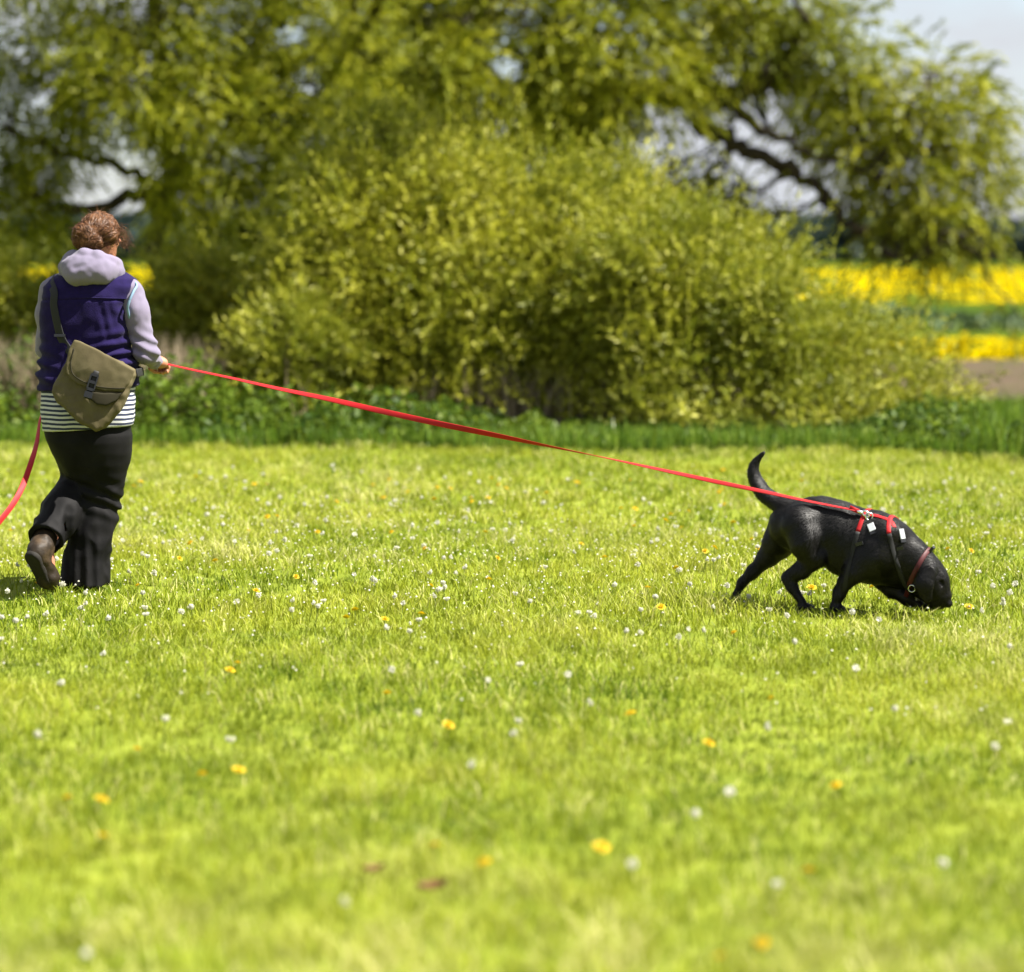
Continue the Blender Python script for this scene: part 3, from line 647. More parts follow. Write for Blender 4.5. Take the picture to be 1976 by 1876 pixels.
heel2, ball2 = Pp(203, 1424, -.02), Pp(212, 1424, .14)
boot([Pp(206, 1385, .0), Pp(205, 1412, .0), heel2, ball2, Pp(214, 1424, .18)], [.048, .048, .04, .044, .034], [heel2 - [0, 0, .032], (heel2 + ball2) / 2 - [0, 0, .032], ball2 - [0, 0, .032]], np.array([0, 0, -1.]), 5)

# trousers
f = Field([-.36, -.46, -.01], [.34, .30, .86], .0066)
f.loft([lvl(985, 112, 324, .130), lvl(1048, 113, 321, .138), lvl(1078, 121, 320, .137, -.004), lvl(1104, 131, 317, .132), lvl(1135, 150, 310, .116), lvl(1165, 166, 302, .098, .01)], .03)
f.loft([lvl(1060, 200, 320, .115), lvl(1100, 194, 317, .108), lvl(1152, 184, 303, .100, .01), lvl(1200, 178, 301, .094, .02), lvl(1232, 172, 290, .090, .025), lvl(1265, 168, 288, .088, .015),
        lvl(1302, 166, 278, .086, 0), lvl(1366, 156, 268, .092, -.01), lvl(1428, 146, 266, .10, -.015)], .03, p=2.1)
ank = Pp(105, 1332, -.235); kne = Pp(198, 1172, .085)
f.chain([Pp(163, 1050, 0), kne], [.092, .074], .03)
f.chain([kne, Pp(150, 1252, -.06), ank], [.082, .088, .076], .02)
f.cone(Pp(214, 1066, -.165), Pp(188, 1140, -.15), .012, .014, .03, cut=True); f.cone(Pp(186, 1130, -.16), Pp(172, 1240, -.165), .012, .016, .03, cut=True); f.cone(Pp(172, 1240, -.165), Pp(161, 1350, -.16), .018, .022, .03, cut=True)
sh = nrm(ank - kne)
def folds(P):
    q = P * np.array([1, 1, 1.0]); w1 = vnoise(q, 9, 3); r1 = 1 - np.abs(vnoise(q * [1, 1, 1.7] + [0, 0, .3], 11, 7)); r2 = 1 - np.abs(vnoise(q * [1.6, 1.6, .6], 14, 8))
    lowz = np.clip((.62 - P[:, 2]) / .3, 0, 1)
    kn = np.exp(-((P[:, 2] - .40 + .35 * (P[:, 0] - .08)) / .07) ** 2) * (P[:, 0] > 0)
    drp = np.sin((P[:, 0] * 1.0 + .25 * P[:, 1] + .035 * vnoise(P, 4, 15)) * 2 * math.pi / .052) * np.clip((.34 - P[:, 2]) / .25, 0, 1) * (P[:, 1] > -.13)
    return -(.003 * w1 + .009 * (r1 - .6) * (.15 + lowz) + .009 * (r2 - .6) * lowz + .003 * drp + kn * .007 * np.sin((P[:, 2] + .6 * P[:, 0]) * 2 * math.pi / .062 + 2 * w1))
f.displace(folds)
cutn = nrm(sh * .75 + np.array([0, -.55, -.1])); cp = ank - sh * .035
# cut the raised cuff open without touching the standing leg
I = (f.ax[0][:, None, None] - cp[0]) * cutn[0] + (f.ax[1][None, :, None] - cp[1]) * cutn[1] + (f.ax[2][None, None, :] - cp[2]) * cutn[2]
near = (f.ax[0][:, None, None] < -.06) | (f.ax[1][None, :, None] < -.16)
f.D = np.where(near & (f.ax[2][None, None, :] < .4), np.maximum(f.D, I), f.D).astype(np.float32)
f.cone(ank - sh * .12, ank + sh * .05, .050, .064, .004, cut=True)
obj('trousers', f.mesh('trousers', M['trouser']), person)

# striped shirt
f = Field([-.28, -.24, .62], [.30, .24, 1.02], .006)
f.loft([lvl(920, 108, 330, .136), lvl(960, 102, 331, .143), lvl(1000, 102, 331, .15, -.004), lvl(1030, 104, 329, .15, -.006), lvl(1062, 109, 324, .145, -.006)], .02)
f.displace(lambda P: -.006 * (vnoise(P * [1, 1, .5], 13, 2)) - .003 * vnoise(P, 30, 4))
zl = Pp(104, 1036)[2]; zr = Pp(325, 1051)[2]; f.plane([.0, 0, (zl + zr) / 2 - .004], nrm(np.array([-(zr - zl) / .4, 0, -1.])))
obj('striped_shirt', f.mesh('striped_shirt', M['stripe']), person)

# fleece vest
f = Field([-.30, -.24, .82], [.32, .26, 1.46], .006)
f.loft([lvl(655, 170, 286, .055, .03), lvl(668, 142, 312, .085, .025), lvl(682, 118, 334, .108, .015), lvl(700, 104, 338, .122, .006), lvl(725, 100, 328, .130, .0), lvl(745, 100, 318, .133), lvl(783, 102, 317, .133), lvl(820, 103, 319, .130),
        lvl(857, 102, 327, .130), lvl(873, 101, 332, .134), lvl(910, 98, 336, .142), lvl(962, 95, 340, .150)], .02, p=2.5, cap=.02)
def vfold(P):
    w1 = vnoise(P, 7, 12)
    side = np.clip((P[:, 0] - .02) / .14, 0, 1); belt = np.exp(-((P[:, 2] - 1.04) / .085) ** 2)
    rip = np.sin((P[:, 2] - .22 * P[:, 0] + .010 * w1) * 2 * math.pi / .052) * belt * side
    beltl = np.exp(-((P[:, 2] - .98) / .09) ** 2) * np.clip((-.05 - P[:, 0]) / .1, 0, 1)
    ripl = np.sin((P[:, 2] + .2 * P[:, 0] + .012 * w1) * 2 * math.pi / .06) * beltl
    arm = np.exp(-(((P[:, 0] - .13) / .035) ** 2 + ((P[:, 2] - 1.20) / .08) ** 2)) * np.sin((P[:, 0] * 1.2 + P[:, 2] * .25) * 2 * math.pi / .05)
    seam = np.exp(-((P[:, 2] - Pp(0, 730)[2] + .02 * np.abs(P[:, 0])) / .004) ** 2)
    return -(.009 * rip + .008 * ripl + .0025 * arm + .004 * w1 + .004 * vnoise(P * [1, 1, 1.5], 16, 13) + .005 * (.4 - np.abs(vnoise(P * [.8, .8, 1.6], 12, 14)))) + .005 * seam
f.displace(vfold)
zl = Pp(98, 943)[2]; zr = Pp(338, 955)[2]; f.plane([.0, 0, (zl + zr) / 2], nrm(np.array([-(zr - zl) / .43, 0, -1.])))
vest_f = f
vest = obj('vest', f.mesh('vest', M['vest']), person)
mb = MB(); pts = [Pp(322, 684, -.01), Pp(334, 696, -.05), Pp(326, 712, -.085), Pp(316, 735, -.10), Pp(312, 755, -.095), Pp(318, 782, -.06), Pp(324, 790, -.01), Pp(324, 782, .06), Pp(316, 740, .1), Pp(328, 700, .06), Pp(322, 684, -.01)]
mb.tube(catmull(pts, 8), .006, 6); obj('armhole_piping', mb.build('armhole_piping', M['piping']), vest)
mb = MB(); p = np.array([Pp(x, 729 + abs(x - 210) * .03, -.30) for x in range(112, 312, 6)])
for i in range(len(p)):
    while vest_f.val(p[i]) > .0005 and p[i][1] < .1: p[i][1] += .002
mb.tube(p, .0028, 5); obj('yoke_seam', mb.build('yoke_seam', M['vest']), vest)

# hooded jersey: sleeves, collar and the hood lying on her back
f = Field([-.33, -.30, .90], [.40, .36, 1.56], .006)
f.chain([Pp(312, 716, .0), Pp(328, 760, -.012), R_el, R_wr + (R_wr - R_el) * .05], [.070, .062, .053, .041], .03)
f.chain([Pp(132, 710, .0), Pp(117, 770, .0), L_el, L_wr], [.064, .052, .048, .040], .03)
f.ell(Pp(215, 700, .02), (.16, .09, .09), None, .04)
f.ell(Pp(222, 652, -.075), (.118, .075, .062), [[1, 0, -.06], [0, 1, .25], [.06, -.25, 1]], .03)
f.ell(Pp(208, 670, -.095), (.085, .060, .045), None, .03)
f.chain([Pp(178, 632, -.02), Pp(168, 655, -.03), Pp(184, 672, -.10)], [.030, .038, .04], .03)
f.chain([Pp(278, 645, -.01), Pp(284, 662, -.02), Pp(254, 672, -.10)], [.024, .032, .038], .03)
f.chain([Pp(176, 632, -.02), Pp(188, 640, .08), Pp(235, 660, .13), Pp(280, 650, .08), Pp(283, 645, -.01)], [.03, .032, .034, .03, .026], .03)
f.chain([Pp(176, 630, -.02), Pp(205, 622, -.075), Pp(240, 628, -.085), Pp(272, 638, -.06), Pp(284, 646, -.01)], [.022, .024, .024, .022, .02], .02)
f.ell(Pp(232, 618, .015), (.078, .075, .07), None, .012, cut=True)
f.cone(Pp(193, 671, -.175), Pp(226, 677, -.175), .016, .010, .02, cut=True)
f.cone(Pp(180, 652, -.155), Pp(222, 640, -.175), .009, .010, .02, cut=True)
f.cone(Pp(230, 658, -.18), Pp(270, 652, -.165), .006, .010, .02, cut=True)
def hfold(P):
    rr = 1 - np.abs(vnoise(P * [1.2, 1.2, 1.0], 13, 23)); arm = (np.abs(P[:, 0] - .02) > .17)
    el = np.exp(-((P[:, 2] - 1.07) / .07) ** 2) * (P[:, 0] > .2)
    return -(.004 * vnoise(P, 9, 21) + .009 * (rr - .6) * np.where(arm, 1, .45) + .0025 * vnoise(P, 45, 26) + .006 * el * np.sin((P[:, 2] + .5 * P[:, 0] + .01 * vnoise(P, 12, 5)) * 2 * math.pi / .05))
f.displace(hfold)
f.plane(R_wr + nrm(R_wr - R_el) * .035, R_wr - R_el, .004)
obj('hooded_jersey', f.mesh('hooded_jersey', M['hoodie']), person)

# hair: a loose pinned-up mass with locks
f = Field(hc - .2, hc + .2, .004)
f.ell(hp(0, -.012, .016), (.081, .096, .100), HA, .02)
f.ell(Pp(200, 570, -.035), (.042, .038, .040), None, .02); f.ell(Pp(205, 592, -.03), (.048, .04, .038), None, .02); f.ell(Pp(232, 592, -.045), (.04, .03, .03), None, .02)
f.ell(Pp(266, 575, -.01), (.04, .045, .04), None, .02)
f.ell(hp(0, .105, -.06), (.072, .075, .10), HA, .015, cut=True)
f.ell(Pp(283, 618, .03), (.045, .09, .042), None, .012, cut=True)
def curls(P):
    q = P - hc; w = vnoise(P, 28, 41)
    return -(.004 * vnoise(P * [1, 1, .6], 60, 42) + .005 * w)
f.displace(curls, .03)
hair = obj('hair', f.mesh('hair', M['hair']), person)
hm = hair.data; hv = np.empty(len(hm.vertices) * 3, np.float32); hm.vertices.foreach_get('co', hv); hv = hv.reshape(-1, 3).astype(float)
mb = MB(); r = np.random.default_rng(5); bun = Pp(205, 582, -.05)
for i in r.integers(0, len(hv), 2600):                  # locks combed back to the pinned knot, curling and loose
    p0 = hv[i]; q = [p0]; d = nrm(bun - p0); cr_ = nrm(r.normal(size=3)); wav = r.uniform(.05, .45)
    for k_ in range(5):
        n_ = f.grad(q[-1][None])[0]; d = bun - q[-1]; d = nrm(d) if np.linalg.norm(d) > .045 else cr_
        d = nrm(d + cr_ * wav * math.sin(k_ * 1.7 + i) + np.array([.12, 0, -.25])); d = nrm(d - n_ * (d @ n_)); s_ = r.uniform(.008, .017)
        nx_ = q[-1] + d * s_; nx_ = nx_ - n_ * f.val(nx_[None])[0] + n_ * r.uniform(.001, .005); q.append(nx_)
    q = catmull(np.array(q), 2); T_ = nrm(np.gradient(q, axis=0)); W_ = nrm(np.cross(T_, f.grad(q) + r.normal(size=3) * .4)) * (np.linspace(.0034, .0008, len(q)) * r.uniform(.3, .7))[:, None]; m_ = len(q); mb.add(np.concatenate([q - W_, q + W_]), [(j, j + 1, m_ + j + 1, m_ + j) for j in range(m_ - 1)])
for i in r.integers(0, len(hv), 260):
    n_ = f.grad(hv[i][None])[0]; t_ = nrm(np.cross(n_, r.normal(size=3)) + n_ * .5 + np.array([.5, 0, 0])); q = [hv[i], hv[i] + t_ * .012 + n_ * .006, hv[i] + t_ * .028 + n_ * .010 + r.normal(size=3) * .004]
    mb.tube(catmull(q, 3), np.linspace(.0008, .0003, 7), 3)
for i in range(46):                                      # wind-blown wisps on the right
    p0 = Pp(r.uniform(278, 302), r.uniform(548, 600), r.uniform(.0, .1)); p1 = p0 + [r.uniform(.015, .035), 0, r.uniform(-.03, .0)]; p2 = Pp(r.uniform(300, 334), r.uniform(575, 622), r.uniform(.0, .1))
    mb.tube(catmull([p0, p1, p2], 5), np.linspace(.0012, .0003, 11), 3)
obj('loose_strands', mb.build('loose_strands', M['hair']), hair)

# ------------------------------------------------------------------ the shoulder bag
bag = empty('shoulder_bag', tuple(PR), label='olive canvas shoulder bag hanging on the back of the walker', category='bag')
def poly_sd(X, Z, pts):
    d = np.full(X.shape, 1e9); s = np.ones(X.shape); n = len(pts)
    for i in range(n):
        a = pts[i]; b_ = pts[i - 1]; e = b_ - a; wx, wz = X - a[0], Z - a[1]
        t_ = np.clip((wx * e[0] + wz * e[1]) / (e @ e), 0, 1); d = np.minimum(d, (wx - e[0] * t_) ** 2 + (wz - e[1] * t_) ** 2)
        c1 = Z >= a[1]; c2 = Z < b_[1]; c3 = e[0] * wz > e[1] * wx
        s = np.where((c1 & c2 & c3) | (~c1 & ~c2 & ~c3), -s, s)
    return s * np.sqrt(d)
zt = Pp(0, 830)[2]
def by(z): return -.178 - (zt - z) * .20                 # the bag leans out over her hips
def pouch(px, th, off, rnd, bulge, name, mat, disp):
    pts = np.array([Pp(x, y, -.2)[[0, 2]] for x, y in px]); lo, hi = pts.min(0), pts.max(0)
    g = Field([lo[0] - .03, -.36, lo[1] - .03], [hi[0] + .03, -.06, hi[1] + .03], .004)
    X = g.ax[0][:, None] + 0 * g.ax[2][None]; Z = g.ax[2][None] + 0 * g.ax[0][:, None]
    d2 = poly_sd(X, Z, pts)[:, None, :]; yl = np.abs(g.ax[1][None, :, None] - by(g.ax[2])[None, None, :] - off + bulge * 1.4 * np.exp(-((X - pts[:, 0].mean()) ** 2 + (Z - pts[:, 1].mean()) ** 2) / .075 ** 2)[:, None, :])
    g.D = (np.minimum(np.maximum(d2 + rnd, yl - th + rnd), 0) + np.sqrt(np.maximum(d2 + rnd, 0) ** 2 + np.maximum(yl - th + rnd, 0) ** 2) - rnd).astype(np.float32)
    g.displace(disp); return g, obj(name, g.mesh(name, mat), bag)
cw = lambda P: -(.005 * vnoise(P, 14, 51) + .003 * vnoise(P, 40, 53) + .010 * ((1 - np.abs(vnoise(P * [1, 1, .8], 17, 52))) - .6))
bodyf, bbody = pouch([(184, 842), (164, 884), (140, 925), (130, 956), (148, 983), (171, 1003), (205, 1031), (242, 1050), (258, 1043), (273, 1030), (296, 997), (318, 957), (334, 917), (330, 903), (250, 862)], .042, 0, .022, .012, 'bag_body', M['canvas'], cw)
flapf, flap = pouch([(185, 830), (173, 852), (166, 884), (169, 910), (180, 924), (198, 935), (226, 946), (262, 952), (306, 952), (320, 936), (330, 916), (334, 903), (290, 879), (240, 852), (201, 834)], .007, -.056, .005, .012, 'flap', M['canvas'], lambda P: .5 * cw(P))
pocketf, pk = pouch([(214, 952), (262, 957), (306, 956), (292, 976), (268, 988), (246, 985), (228, 972)], .006, -.052, .004, .008, 'front_pocket', M['lining'], lambda P: 0 * P[:, 0])
def binding(px, g, parent, off, mat, rad):
    q = catmull([Pp(x, y, -.3) for x, y in px], 6)
    for i in range(len(q)):
        q[i][1] = -.36
        while g.val(q[i][None])[0] > .001 and q[i][1] < -.1: q[i][1] += .002
    q = q[q[:, 1] < -.12]; mb = MB(); mb.tube(q, rad, 6); return obj('binding', mb.build('binding', mat), parent)
binding([(176, 852), (169, 884), (172, 909), (182, 921), (199, 931), (227, 942), (262, 948), (304, 948), (317, 934), (327, 915)], flapf, flap, 0, M['lining'], .003)
def bq(ox, oy, off): p = Pp(ox, oy, -.25); p[1] = by(p[2]) + off; return p
axd = nrm(bq(222, 965, 0) - bq(238, 908, 0)); sdv = nrm(np.cross(axd, [0, 1., 0])); nv = np.cross(sdv, axd)
mb = MB(); mb.ribbon(catmull([bq(239, 905, -.078), bq(231, 930, -.083), bq(224, 952, -.078), bq(217, 972, -.070)], 6), np.tile([0, -1., 0], (19, 1)), .024, .004); obj('closure_strap', mb.build('closure_strap', M['webbing']), flap)
mb = MB()
for tt in (.12, .42, .72): mb.box(bq(238, 908, -.086) * (1 - tt) + bq(222, 965, -.086) * tt, [sdv, axd, nv], (.016, .006, .004))
for sg in (-1, 1): mb.box(bq(231, 932, -.088) + sdv * .015 * sg, [sdv, axd, nv], (.003, .032, .004))
mb.box(bq(222, 962, -.085), [sdv, axd, nv], (.018, .013, .007)); obj('buckle', mb.build('buckle', M['plastic'], False), flap)
def on_vest(ox, oy, sgn=-1, out=.004):
    p = Pp(ox, oy, sgn * .22)
    for _ in range(200):
        if vest_f.val(p) < out: break
        p[1] -= sgn * .002
    return p
pts = [on_vest(120, 800 - 0, 1, .01)] if False else []
pts = [bq(176, 868, .01), on_vest(160, 858), on_vest(140, 828), on_vest(128, 785), on_vest(120, 745), on_vest(120, 715), Pp(124, 690, -.06), Pp(126, 678, .0), Pp(132, 684, .07), on_vest(160, 760, 1), on_vest(220, 830, 1), on_vest(285, 880, 1), Pp(344, 905, .05), Pp(346, 908, -.06), bq(330, 912, .0)]
pp = catmull(pts, 8); cen = np.stack([np.full(len(pp), .02), np.zeros(len(pp)), pp[:, 2] - .02], 1); cen[:, 2] = np.minimum(cen[:, 2], 1.25)
mb = MB(); mb.ribbon(pp, nrm((pp - cen) * [.6, 1.6, .8]), .036, .004); obj('strap', mb.build('strap', M['webbing']), bag)
mb = MB(); q = on_vest(136, 821, -1, .009); mb.box(q, [[1, 0, 0], [0, .2, 1], [0, -1, .2]], (.024, .006, .004)); obj('strap_slider', mb.build('strap_slider', M['plastic'], False), bag)

# ------------------------------------------------------------------ the dog
M['coat'] = plain('black_dog_coat', (.0017, .0014, .0014), .5, .2, bump=(150, .35, .003), vary=(7, (.0028, .0023, .0022), .4, .65))
M['fur'] = plain('black_dog_fur', (.0030, .0025, .0024), .5, .32, vary=(20, (.0055, .0046, .0044), .4, .65))
M['red'] = plain('red_webbing', (.36, .003, .006), .6, .3, bump=(700, .3, .001), vary=(9, (.27, .004, .006), .45, .7))
M['darkred'] = plain('dark_red_collar', (.055, .002, .004), .6, .4, bump=(600, .3, .001))
M['steel'] = plain('bright_steel', (.75, .76, .78), .22, .5, metal=1)
M['reflect'] = plain('silver_grey_clasp', (.36, .38, .40), .4, .5, bump=(200, .2, .001))
DR = ground_at(2050 * K, 1496 * K); YD = DR[1]; YAW = math.radians(24)
ca, sa = math.cos(YAW), math.sin(YAW)
def Dp(ox, oy, v=0.0):
    """dog-local point (x along the body, y to its far side) seen at (ox,oy) of the photograph"""
    Y = YD
    for _ in range(6):                      # plane through the spine, turned by YAW, shifted v to the far side
        w_ = at(ox * K, oy * K, Y) - DR; Y = YD - w_[0] * sa / ca + v / ca
    w_ = at(ox * K, oy * K, Y) - DR
    return np.array([w_[0] * ca - w_[1] * sa, w_[0] * sa + w_[1] * ca, w_[2]])
dog = empty('dog', tuple(DR), -YAW, label='black short-haired dog sniffing the grass with its tail raised', category='dog')
f = Field([-.62, -.24, -.02], [.56, .24, .72], .005)
f.chain([Dp(1940, 1282), Dp(2000, 1289)], [.105, .123], .05, sy=.80)
f.chain([Dp(2000, 1289), Dp(2070, 1320)], [.122, .138], .05, sy=.74)
f.chain([Dp(2070, 1320), Dp(2130, 1337), Dp(2168, 1346)], [.138, .140, .124], .05, sy=.74)
f.chain([Dp(2175, 1345), Dp(2215, 1375), Dp(2252, 1397)], [.108, .092, .078], .05, sy=.80)
for v in (-.055, .055): f.chain([Dp(2168, 1310, v), Dp(2150, 1360, v * 1.2), Dp(2110, 1378, v * 1.3)], [.062, .066, .052], .04)
# head, bent to the ground
hd0, hd1 = Dp(2268, 1404), Dp(2314, 1466); ha = nrm(hd1 - hd0); hl = np.array([0, 1., 0]); hu = np.cross(ha, hl); hu = hu if hu[0] > 0 else -hu; HD = [ha, hl, hu]
f.ell(Dp(2272, 1410), (.076, .066, .066), HD, .03)
f.chain([Dp(2284, 1426), Dp(2297, 1456)], [.058, .043], .025, sy=.85)
f.chain([Dp(2258, 1434), Dp(2282, 1466)], [.056, .038], .03, sy=.8)
f.ell(Dp(2316, 1474), (.015, .019, .015), HD, .008)
for v in (-.04, .04):
    f.ell(Dp(2284, 1414, v), (.026, .014, .012), HD, .015)                              # brow
    f.ell(Dp(2297, 1425, v * .95), (.010, .008, .008), HD, .006, cut=True)                # eye socket
    f.ell(Dp(2296, 1425, v * .82), (.009, .010, .009), HD, .002)                          # eye
    f.ell(Dp(2277, 1440, v * 1.0), (.035, .016, .03), HD, .02)                            # cheek
for v in (-1, 1):                                                                         # hanging ears
    f.chain([Dp(2280, 1390, v * .046), Dp(2270, 1400, v * .080), Dp(2257, 1432, v * .100), Dp(2264, 1458, v * .098)], [.020, .032, .037, .020], .003, sy=.36)
    f.cone(Dp(2296, 1402, v * .086), Dp(2290, 1446, v * .090), .009, .011, .006, cut=True)
# legs
def leg(pts, rad, paw, k=.025, toes=True):
    f.chain(pts, rad, k)
    f.ell(paw, (.033, .023, .017), None, .012)
    for j in (-1.5, -.5, .5, 1.5): f.ell(paw + [.026 - abs(j) * .004, j * .0125, -.004], (.015, .0085, .011), None, .005)
leg([Dp(1962, 1285, -.055), Dp(1975, 1325, -.075), Dp(1993, 1358, -.08), Dp(1958, 1392, -.08), Dp(1925, 1412, -.08), Dp(1934, 1432, -.08), Dp(1958, 1468, -.08)], [.092, .078, .050, .032, .020, .018, .017], Dp(1966, 1480, -.08))
f.cone(Dp(1960, 1380, -.075), Dp(1922, 1408, -.08), .018, .016, .02)
leg([Dp(1925, 1285, .055), Dp(1900, 1325, .065), Dp(1876, 1358, .07), Dp(1838, 1395, .075), Dp(1812, 1422, .075), Dp(1797, 1452, .075)], [.088, .066, .044, .028, .020, .017], Dp(1797, 1466, .075))
leg([Dp(2140, 1350, -.07), Dp(2085, 1395, -.085), Dp(2066, 1418, -.085), Dp(2050, 1446, -.085), Dp(2040, 1474, -.085)], [.060, .040, .027, .020, .018], Dp(2043, 1484, -.085))
leg([Dp(2155, 1370, .06), Dp(2152, 1412, .05), Dp(2180, 1440, .04), Dp(2214, 1461, .03), Dp(2245, 1477, .03)], [.056, .038, .027, .022, .019], Dp(2256, 1484, .03))
tp = catmull([Dp(1932, 1247), Dp(1905, 1233, .005), Dp(1870, 1207, .02), Dp(1847, 1176, .03), Dp(1840, 1148, .03), Dp(1848, 1124, .03), Dp(1865, 1105, .03)], 5)
f.chain(tp, np.interp(np.linspace(0, 1, len(tp)), [0, .17, .34, .5, .67, .83, 1], [.054, .038, .028, .024, .0205, .0165, .010]), .008)
def muscle(P):
    leg_ = np.exp(-((P[:, 0] + .06) / .018) ** 2) * np.exp(-((P[:, 2] - .27) / .08) ** 2)
    ribs = .0018 * np.sin(P[:, 0] * 2 * math.pi / .032) * np.exp(-((P[:, 0] - .06) / .06) ** 2) * np.exp(-((P[:, 2] - .27) / .08) ** 2)
    return -(.006 * vnoise(P, 11, 61) + .0018 * vnoise(P, 28, 62)) + .010 * leg_ * (P[:, 1] < 0) + ribs
f.displace(muscle)
df = f
dme = f.mesh('dog_body', M['coat']); obj('body', dme, dog)
dv = np.empty(len(dme.vertices) * 3, np.float32); dme.vertices.foreach_get('co', dv); dv = dv.reshape(-1, 3).astype(float)
r = np.random.default_rng(9); n = 80000; p = dv[r.integers(0, len(dv), n)] + r.normal(size=(n, 3)) * .002; p -= f.grad(p) * f.val(p)[:, None]; N = f.grad(p)
fl = np.where((p[:, 0] > .2)[:, None], np.array([-.75, 0, .5]), np.array([-.7, 0, -.5])); fl = np.where((p[:, 2] < .22)[:, None] & (p[:, 0] < .2)[:, None], np.array([-.1, 0, -1.]), fl)
fl = fl + .3 * np.stack([vnoise(p, 18, s_) for s_ in (1, 2, 3)], 1) + r.normal(size=(n, 3)) * .26
fl = nrm(fl - N * np.sum(fl * N, 1, keepdims=True)); sd_ = np.cross(N, fl); ln = r.uniform(.008, .019, n)[:, None]
V = np.stack([p - sd_ * .0006, p + sd_ * .0006, p + fl * ln + N * ln * .24], 1).reshape(-1, 3)
obj('fur', np_mesh('fur', V, np.arange(3 * n).reshape(-1, 3), False, mats=(M['fur'],)), dog)
def dhit(ox, oy, side=-1, out=.003):
    """point on the dog's coat seen at (ox,oy), from its near (-1) or far (+1) side"""
    v = side * .22
    while side * v > -.02:
        p = Dp(ox, oy, v)
        if df.val(p) < out: return p
        v -= side * .003
    return Dp(ox, oy, 0.0)
def wrap(ax_pts, width, thick, mat, name, parent, a0=0.0, a1=2 * math.pi, n=40, rmax=.30):
    """a strap round the body: ax_pts = centre, two radial axes in the strap plane"""
    c, e1, e2 = ax_pts; out = []
    for a in np.linspace(a0, a1, n):
        d = e1 * math.cos(a) + e2 * math.sin(a); rr = .01
        while df.val(c + d * rr) < .002 and rr < rmax: rr += .002
        out.append(c + d * rr)
    out = np.array(out)
    for _ in range(2): out[1:-1] = .5 * out[1:-1] + .25 * (out[:-2] + out[2:])
    mb = MB(); mb.ribbon(out, df.grad(out) if True else out - c, width, thick); return obj(name, mb.build(name, mat), parent), out
# collar
ct, cbm = Dp(2265, 1352), Dp(2222, 1436); cc = (ct + cbm) / 2; ce = nrm(ct - cbm); 
collar, cp_ = wrap((cc, ce, np.array([0, -1., 0])), .019, .004, M['darkred'], 'collar', dog)
mb = MB(); q = Dp(2272, 1346, -.005); mb.box(q, [nrm(np.array([.6, 0, .8])), [0, 1, 0], [.8, 0, -.6]], (.022, .016, .006)); obj('collar_clasp', mb.build('collar_clasp', M['plastic'], False), collar)
mb = MB(); q = dhit(2226, 1430, -1, .006); a_ = np.linspace(0, 2 * math.pi, 17); mb.tube(np.stack([q[0] + .014 * np.cos(a_), np.full(17, q[1]), q[2] - .012 + .014 * np.sin(a_)], 1), .0022, 6, False); obj('collar_ring', mb.build('collar_ring', M['steel']), collar)
# harness: girth strap (red over the back, black below), back strap, chest strap
g_top, g_bot = Dp(2120, 1250), Dp(2085, 1412); gc = (g_top + g_bot) / 2; ge = nrm(g_top - g_bot); ey = np.array([0, -1., 0])
harness = empty('harness', (0, 0, 0)); harness.parent = dog
wrap((gc, ge, ey), .018, .004, M['red'], 'red_strap', harness, -1.05, .98, 26); wrap((gc, ge, ey), .019, .004, M['webbing'], 'black_strap', harness, .98, 2 * math.pi - 1.05, 44)
n_top, n_bot = Dp(2182, 1266), Dp(2215, 1412); ncen = (n_top + n_bot) / 2; ne = nrm(n_top - n_bot)
wrap((ncen, ne, ey), .018, .004, M['red'], 'red_strap', harness, -.95, 1.0, 26); wrap((ncen, ne, ey), .019, .004, M['webbing'], 'black_strap', harness, 1.0, 2 * math.pi - .95, 44)
mb = MB(); p = np.array([dhit(x, y, -1, .003) for x, y in ((2122, 1258), (2138, 1259), (2152, 1263), (2166, 1268), (2178, 1276), (2184, 1288))]); p = catmull(p, 5); mb.ribbon(p, df.grad(p), .017, .004); obj('red_strap', mb.build('red_strap', M['red']), harness)
for (x, y, x2, y2) in ((2124, 1279, 2131, 1296), (2200, 1292, 2205, 1316)):
    q, q2 = dhit(x, y, -1, .004), dhit(x2, y2, -1, .004); gn = df.grad(q[None])[0]; t_ = nrm(q2 - q); s_ = np.cross(t_, gn)
    mb = MB(); mb.box((q + q2) / 2, [s_, t_, gn], (.014, np.linalg.norm(q2 - q) / 2, .003), .6); obj('clasp', mb.build('clasp', M['reflect'], False), harness)
    mb = MB(); mb.box(q2 + t_ * .008 - gn * .002, [s_, t_, gn], (.015, .006, .003)); obj('clasp_end', mb.build('clasp_end', M['plastic'], False), harness)
for (x, y) in ((2098, 1328), (2196, 1339)):
    q = dhit(x, y, -1, .008); gn = df.grad(q[None])[0]; mb = MB(); mb.box(q, [[1, 0, .3], [-.3, 0, 1], gn], (.016, .007, .004)); obj('strap_slider', mb.build('strap_slider', M['plastic'], False), harness)

# ------------------------------------------------------------------ the lead
def dog_world(p): return DR + np.array([p[0] * ca + p[1] * sa, -p[0] * sa + p[1] * ca, p[2]])
clip_end = dog_world(dhit(2119, 1259, -1, .008)); eye = at(2092 * K, 1247 * K, clip_end[1] + .015)
hw = PR + hand + np.array([.015, .012, .0])
path = [(2088, 1246), (1967, 1222.5), (1853, 1198), (1740, 1174.5), (1600, 1144), (1483, 1119), (1346, 1091), (1210, 1063), (1073, 1035), (936, 1005), (800, 974), (680, 949), (560, 922), (470, 903), (400, 887)]
ex = eye[0]; pw = []
for ox, oy in path:
    tt = (2088 - ox) / (2088 - 400); pw.append(at(ox * K, oy * K, eye[1] + (hw[1] - eye[1]) * tt))
pw.append(hw); 
tw = [75, 60, 38, 35, 62, 88, 115, 150, 180, 195, 215, 238, 250, 255, 258, 260]
